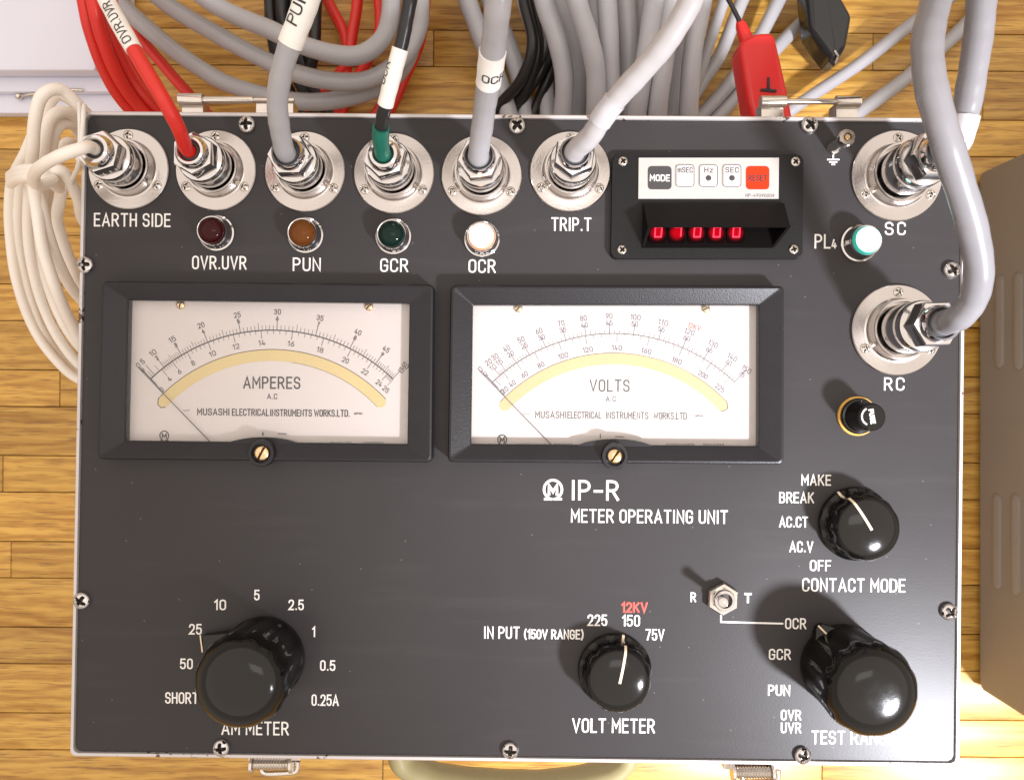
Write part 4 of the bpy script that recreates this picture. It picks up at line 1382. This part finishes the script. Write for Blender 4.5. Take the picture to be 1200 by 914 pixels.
strands = [
 # outer hanging strands (px, py, z)
 [(110, 150, .12), (88, 122, .145), (66, 112, .150), (48, 140, .160), (30, 180, .150), (14, 215, .130), (12, 270, .110), (20, 330, .095), (40, 385, .080), (66, 422, .070), (96, 446, .060), (140, 452, .05)],
 [(80, 130, .145), (58, 150, .150), (34, 185, .145), (22, 225, .125), (21, 280, .105), (31, 335, .09), (50, 388, .075), (78, 425, .06), (110, 442, .05), (150, 446, .04)],
 [(140, 170, .12), (98, 130, .168), (72, 106, .180), (50, 112, .185), (41, 140, .180), (38, 180, .165), (34, 230, .14), (34, 285, .12), (46, 345, .10), (68, 395, .085), (100, 432, .07), (140, 440, .05)],
 [(98, 152, .130), (80, 132, .150), (60, 138, .160), (52, 170, .155), (46, 220, .14), (42, 275, .12), (56, 335, .10), (78, 385, .085), (104, 415, .07), (150, 430, .05)],
 [(98, 165, .120), (84, 146, .140), (66, 152, .150), (58, 190, .140), (50, 245, .12), (52, 300, .10), (70, 350, .09), (96, 392, .075), (140, 415, .05)],
 [(30, 205, .165), (46, 235, .165), (58, 280, .155), (74, 320, .14), (94, 350, .12), (130, 380, .09)],
 [(38, 212, .170), (44, 250, .165), (50, 290, .16), (66, 340, .15), (84, 380, .13), (102, 410, .11), (140, 430, .08)],
 [(92, 172, .110), (78, 168, .125), (66, 190, .13), (56, 225, .12), (58, 265, .10), (70, 300, .085), (92, 340, .07), (140, 380, .05)],
 [(46, 206, .178), (70, 200, .178), (82, 212, .17), (92, 235, .155), (100, 262, .135), (140, 300, .10)],
 [(78, 205, .15), (70, 235, .15), (68, 262, .14), (84, 310, .12), (98, 340, .10), (140, 370, .07)],
]
for st in strands:
    bm = bmesh.new(); tube(bm, cat([P(*p) for p in st], 8), .0031, 12); mk('cord_loop', bm, M['white'], root, 60)
bm = bmesh.new()
for k_ in range(3):
    tube(bm, cat([P(12, 206 + k_ * 5, .150), P(22, 200 + k_ * 5, .172), P(40, 198 + k_ * 5, .184), P(56, 204 + k_ * 5, .180), P(70, 214 + k_ * 4, .160)], 8), .0025, 12)
mk('cord_tie', bm, M['white'], root, 60)

# ------------------------------------------------------------------ cables behind the unit
def coil(name, label, catg, strands, m, r, part='cable_loop', group=None, seg=14):
    pts0 = P(*strands[0][len(strands[0]) // 2])
    root = empty(name, (pts0.x, pts0.y, 0), label, catg, group)
    for st in strands:
        rr = r
        mm = m
        if isinstance(st[-1], (int, float)):
            rr = st[-1]; st = st[:-1]
        bm = bmesh.new(); tube(bm, cat([P(*p) for p in st], 8), rr, seg); mk(part, bm, mm, root, 60)
    return root

coil('grey_cable_coil', 'big loops of grey cable lying behind the left half of the unit', 'cable', [
    [(90, -60, .05), (137, 0, .045), (191, 49, .04), (232, 79, .04), (273, 101, .04), (340, 118, .042), (392, 118, .046), (441, 104, .05), (472, 78, .052), (485, 40, .05), (487, -20, .04), (470, -80, .03)],
    [(130, -60, .055), (189, 0, .055), (250, 38, .056), (305, 68, .058), (359, 90, .062), (420, 96, .066), (463, 77, .07), (488, 41, .07), (493, 0, .066), (485, -70, .05)],
    [(180, -50, .07), (250, 5, .073), (318, 36, .077), (359, 55, .08), (414, 66, .082), (447, 47, .08), (458, 10, .075), (455, -60, .06)],
], M['grey'], .0059)
coil('red_cable_coil', 'coil of thin red cable under the grey loops at upper left', 'cable', [
    [(88, -60, .115), (98, 0, .11), (108, 45, .10), (126, 90, .085), (150, 126, .07), (190, 160, .05)],
    [(100, -60, .12), (109, 0, .115), (118, 40, .105), (137, 88, .088), (163, 126, .07), (205, 165, .05)],
    [(108, -60, .10), (118, 0, .098), (130, 45, .088), (152, 92, .072), (178, 126, .06), (215, 160, .04)],
    [(118, -60, .08), (130, 0, .08), (146, 50, .07), (170, 95, .055), (200, 130, .045), (240, 165, .03)],
    [(130, -40, .05), (160, 36, .03), (190, 75, .022), (217, 106, .018), (250, 140, .012), (300, 170, .008)],
    [(370, -40, .012), (386, 5, .012), (402, 36, .014), (407, 62, .016), (404, 95, .014), (395, 140, .008)],
    [(418, -40, .02), (419, 0, .022), (413, 40, .022), (406, 75, .018), (385, 100, .012), (355, 130, .008)],
    [(438, -40, .02), (445, 10, .022), (444, 40, .022), (430, 72, .018), (412, 104, .012), (395, 145, .008)],
    [(500, -20, .02), (495, 35, .02), (486, 65, .018), (474, 92, .014), (456, 130, .01), (420, 170, .006)],
    [(498, 10, .014), (480, 66, .010), (462, 98, .008), (444, 130, .006), (410, 170, .005)],
], M['red'], .0040)
coil('black_cable_hank', 'hank of thin black cable passing under the grey loops', 'cable', [
    [(312, -50, .03), (316, 0, .03), (318, 30, .028), (326, 75, .02), (345, 118, .01), (370, 160, .006)],
    [(326, -50, .034), (330, 0, .034), (332, 30, .03), (342, 75, .02), (362, 118, .01), (390, 160, .006)],
    [(340, -50, .03), (344, 0, .03), (347, 40, .026), (356, 80, .018), (378, 118, .01), (410, 160, .006)],
    [(372, -30, .03), (370, 20, .03), (368, 60, .026), (362, 90, .016), (356, 125, .008), (350, 165, .005)],
], M['black'], .0042)
coil('black_cable_loop', 'tangle of thin black cable between the OCR lead and grey bundle', 'cable', [
    [(610, -50, .05), (614, 0, .05), (624, 50, .048), (612, 92, .035), (588, 120, .018), (560, 150, .006)],
    [(616, -50, .04), (621, 0, .04), (631, 55, .036), (618, 100, .024), (600, 126, .01), (570, 160, .005)],
    [(660, 20, .02), (648, 55, .024), (634, 84, .024), (616, 110, .016), (598, 140, .006)],
    [(665, 40, .016), (652, 72, .02), (640, 98, .018), (628, 126, .01), (615, 160, .005)],
    [(676, 50, .012), (662, 85, .014), (650, 110, .012), (642, 130, .008), (636, 165, .005)],
], M['black'], .0040)
coil('grey_cable_bundle', 'thick bundle of grey cables standing up behind the middle of the unit', 'cable', [
    [(530, -60, .03), (546, -5, .03), (563, 42, .026), (578, 78, .02), (590, 112, .016), (600, 150, .01)],
    [(560, -60, .02), (574, 0, .02), (592, 45, .016), (606, 84, .012), (614, 126, .008), (620, 170, .007)],
    [(628, -60, .06), (637, 0, .06), (653, 47, .055), (661, 90, .045), (660, 130, .03), (655, 175, .01)],
    [(664, -60, .075), (676, 0, .075), (690, 45, .07), (698, 85, .06), (698, 126, .045), (695, 180, .01)],
    [(640, -60, .03), (652, 0, .03), (671, 50, .028), (680, 95, .022), (676, 135, .01), (670, 175, .007)],
    [(706, -60, .065), (711, 0, .065), (714, 55, .06), (716, 122, .04), (716, 180, .01)],
    [(729, -60, .05), (733, 0, .05), (737, 55, .046), (738, 126, .03), (738, 180, .01)],
    [(772, -60, .07), (767, 0, .07), (758, 60, .066), (748, 122, .05), (742, 180, .01)],
    [(796, -60, .07), (788, 0, .07), (780, 60, .066), (771, 125, .05), (768, 180, .01)],
    [(692, -60, .03), (697, 0, .03), (703, 60, .028), (706, 126, .02), (706, 180, .01)],
    [(752, -60, .035), (751, 0, .035), (750, 60, .03), (745, 126, .02), (742, 180, .01)],
    [(812, -60, .03), (806, 0, .03), (797, 60, .028), (790, 126, .02), (788, 180, .01)],
    [(606, -60, .02), (616, 0, .02), (632, 55, .018), (642, 126, .01), (646, 180, .008)],
    [(830, -60, .06), (823, 0, .06), (812, 60, .055), (807, 125, .04), (806, 180, .01)],
], M['bgrey'], .0067)
coil('loose_grey_cable', 'loose grey cables curving away between the bundle and the red clip', 'cable', [
    [(866, -50, .03), (846, 8, .03), (832, 50, .028), (818, 92, .02), (800, 140, .01), .0040],
    [(895, -50, .025), (870, 0, .024), (845, 62, .02), (822, 98, .014), (795, 140, .008), .0048],
    [(940, -50, .02), (913, 0, .02), (889, 46, .016), (859, 93, .012), (831, 126, .009), (790, 165, .007), .0050],
    [(1000, -40, .010), (960, 8, .010), (932, 34, .009), (902, 66, .008), (870, 105, .007), (830, 150, .006), .0050],
], M['grey'], .0048)
coil('straight_grey_cable', 'grey cable crossing the wood towards the right hinge', 'cable', [
    [(1180, -70, .02), (1125, -12, .02), (1070, 27, .02), (1009, 74, .018), (946, 116, .016), (890, 155, .01)]], M['lgrey'], .0046)
coil('dark_grey_cable', 'dull grey cable running under the two thick leads', 'cable', [
    [(1200, -60, .012), (1160, -5, .012), (1127, 34, .011), (1064, 90, .009), (1012, 128, .008), (960, 165, .007)]], M['grey'], .0052)

# ------------------------------------------------------------------ test clips
def loft(name, secs, m, root, seg=20, smooth=50, sq=2.6, nrm=None, **kw):
    """secs: (px, py, z, half width m, half height m) centreline sections"""
    bm = bmesh.new(); rr = []
    pts = [P(a, b, z) for a, b, z, _, _ in secs]
    for i, (a, b, z, hw, hh) in enumerate(secs):
        t = (pts[min(i + 1, len(pts) - 1)] - pts[max(i - 1, 0)]).normalized()
        u = Vector((0, 0, 1)).cross(t).normalized(); v = t.cross(u)
        ring = []
        for k in range(seg):
            q = 2 * pi * k / seg
            cx, sx = cos(q), sin(q)
            ring.append(pts[i] + u * hw * math.copysign(abs(cx) ** (2 / sq), cx) + v * hh * math.copysign(abs(sx) ** (2 / sq), sx))
        rr.append(ring)
    rings(bm, rr)
    return mk(name, bm, m, root, smooth, **kw)
b = P(890, 90, 0)
rc = empty('test_clip', b, 'red rubber covered test clip tucked behind the right hinge', 'test clip')
zq = .10
def slab(bm, outline, z0, z1, b, tilt, ref):
    b2 = bmesh.new()
    pts = [P(x, y, (z0 + z1) / 2) for x, y in outline]
    prism(b2, [(p.x, p.y) for p in pts], z0, z1)
    bmesh.ops.recalc_face_normals(b2, faces=b2.faces)
    bmesh.ops.bevel(b2, geom=list(b2.edges), offset=b, segments=3, affect='EDGES', profile=0.6)
    y0 = P(0, ref, (z0 + z1) / 2).y
    for v in b2.verts: v.co.z += tilt * (v.co.y - y0)
    merge(bm, b2)
bm = bmesh.new()
slab(bm, [(859.5, 66), (862, 58), (880, 50), (896, 49), (901, 55), (917, 112), (926, 150), (880, 150), (872, 126)], zq - .004, zq + .016, .0036, .12, 100)
mk('clip_boot', bm, M['redrub'], rc, 40)
loft('strain_relief', [(866, 24, zq + .011, .0016, .0016), (868, 30, zq + .011, .0030, .003), (874, 46, zq + .010, .0042, .004), (877.5, 54, zq + .010, .0052, .005), (880, 62, zq + .009, .0060, .005)], M['redrub'], rc)
bm = bmesh.new()
zt2 = zq + .0185
for pa, pb_ in (((893.5, 103.5), (911.5, 105.0)), ((902, 89), (902.5, 103.5))):
    A, B = P(*pa, zt2), P(*pb_, zt2)
    A.z = B.z = zq + .0160
    t = (B - A).normalized(); n = Vector((-t.y, t.x, 0)) * .0007
    lo = [A + n, A - n, B - n, B + n]
    vs = [bm.verts.new(p + Vector((0, 0, .0004))) for p in lo]; v2 = [bm.verts.new(p - Vector((0, 0, .002))) for p in lo]
    face(bm, vs)
    for i in range(4): face(bm, (vs[i], vs[(i + 1) % 4], v2[(i + 1) % 4], v2[i]))
mk('clip_mark', bm, M['blackink'], rc, None)
bm = bmesh.new(); tube(bm, cat([P(836, -60, .10), P(850, -8, .112), (P(858, 8, zq + .0125)), P(866, 24, zq + .012), P(870, 34, zq + .012)], 8), .0014, 10)
mk('clip_wire', bm, M['black'], rc, 50)
b = P(955, 35, 0)
bc = empty('test_clip', b, 'glossy black rubber covered test clip on the wood floor', 'test clip')
bm = bmesh.new()
slab(bm, [(912, -70), (944, -78), (957, 0), (985, 34), (983, 66), (974, 80), (967, 78), (939, 50), (927, 0)], .010, .031, .0048, .35, 80)
mk('clip_boot', bm, M['rubber'], bc, 40)
bm = bmesh.new()
tube(bm, [P(978, 60, .034), P(982, 66, .034), P(979, 74, .030)], .0009, 8)
mk('clip_jaw', bm, M['steel'], bc, 40)

# ------------------------------------------------------------------ neighbouring cases
def zfloor(px, py): return P(px, py, 0)
# pale case, upper left: base front edge on the floor at y=133, height 77 mm
lc = empty('equipment_case', (P(20, 60, 0).x, P(20, 60, 0).y, 0), 'pale grey equipment case at the upper left corner', 'case')
for nm, px, py, z0, z1, bv in (('case_base', 152, 133, .001, .010, .0015), ('case_tray', 138, 108, .0104, .0165, .0015), ('case_lid', 112, 83, .0170, .030, .003)):
    e = P(px, py, z1)
    bm = bmesh.new(); box(bm, e.x - .42, e.y, z0, e.x, e.y + .36, z1, bev=bv); mk(nm, bm, M['lavender'], lc, 30)
bm = bmesh.new()
tube(bm, cat([P(22, 113, .012), P(30, 112, .014), P(60, 107, .0185), P(80, 105.5, .0190), P(97, 106, .0178)], 6), .0011, 8)
bmesh.ops.create_uvsphere(bm, u_segments=12, v_segments=8, radius=.0027, matrix=Matrix.Translation(P(22, 113, .0128)))
mk('wire_clasp', bm, M['steel'], lc, 40)

# taupe case, right: its left wall stands on the floor at x=1141
xl = P(1142, 500, 0).x
y1 = P(1148, 203, 0).y; y0 = P(1140, 806, 0).y
tc_ = empty('louvred_case', (xl + .1, (y0 + y1) / 2, 0), 'taupe metal case with louvre slots standing right of the unit', 'case')
bm = bmesh.new()
box(bm, xl, y0, .002, xl + .20, y1, .225, bev=.006)
mk('case_body', bm, M['tan'], tc_, 30)
def louvre(py0, py1, px):
    zz = (H + D) - xl * D / ((px - 600) * S)
    f = (H + D - zz) / D * S
    ya, yb = (457 - py1) * f, (457 - py0) * f
    bm = bmesh.new()
    n = 28; rr = []
    for i in range(n + 1):
        t = .5 - .5 * cos(pi * i / n); e = min(t, 1 - t) * (yb - ya) / .0056; w = .0056 * (1 if e >= 1 else sqrt(max(.01, 1 - (1 - e) ** 2)))
        yy = ya + (yb - ya) * t
        rr.append([Vector((xl + .0004, yy, zz - w)), Vector((xl - .0018 * w / .0056, yy, zz - w * .5)), Vector((xl - .0026 * w / .0056, yy, zz + w * .2)), Vector((xl - .0012 * w / .0056, yy, zz + w * .85)), Vector((xl + .0006, yy, zz + w))])
    rings(bm, rr)
    mk('louvre', bm, M['tan'], tc_, 40)
for px in (1171, 1193, 1217):
    louvre(322 - (px - 1171) * .15, 432 + (px - 1171) * .1, px)
    louvre(578, 690 + (px - 1171) * .35, px - 3)

for o in ALL:
    if '_w' in o: del o['_w']
if '_w' in floor: del floor['_w']
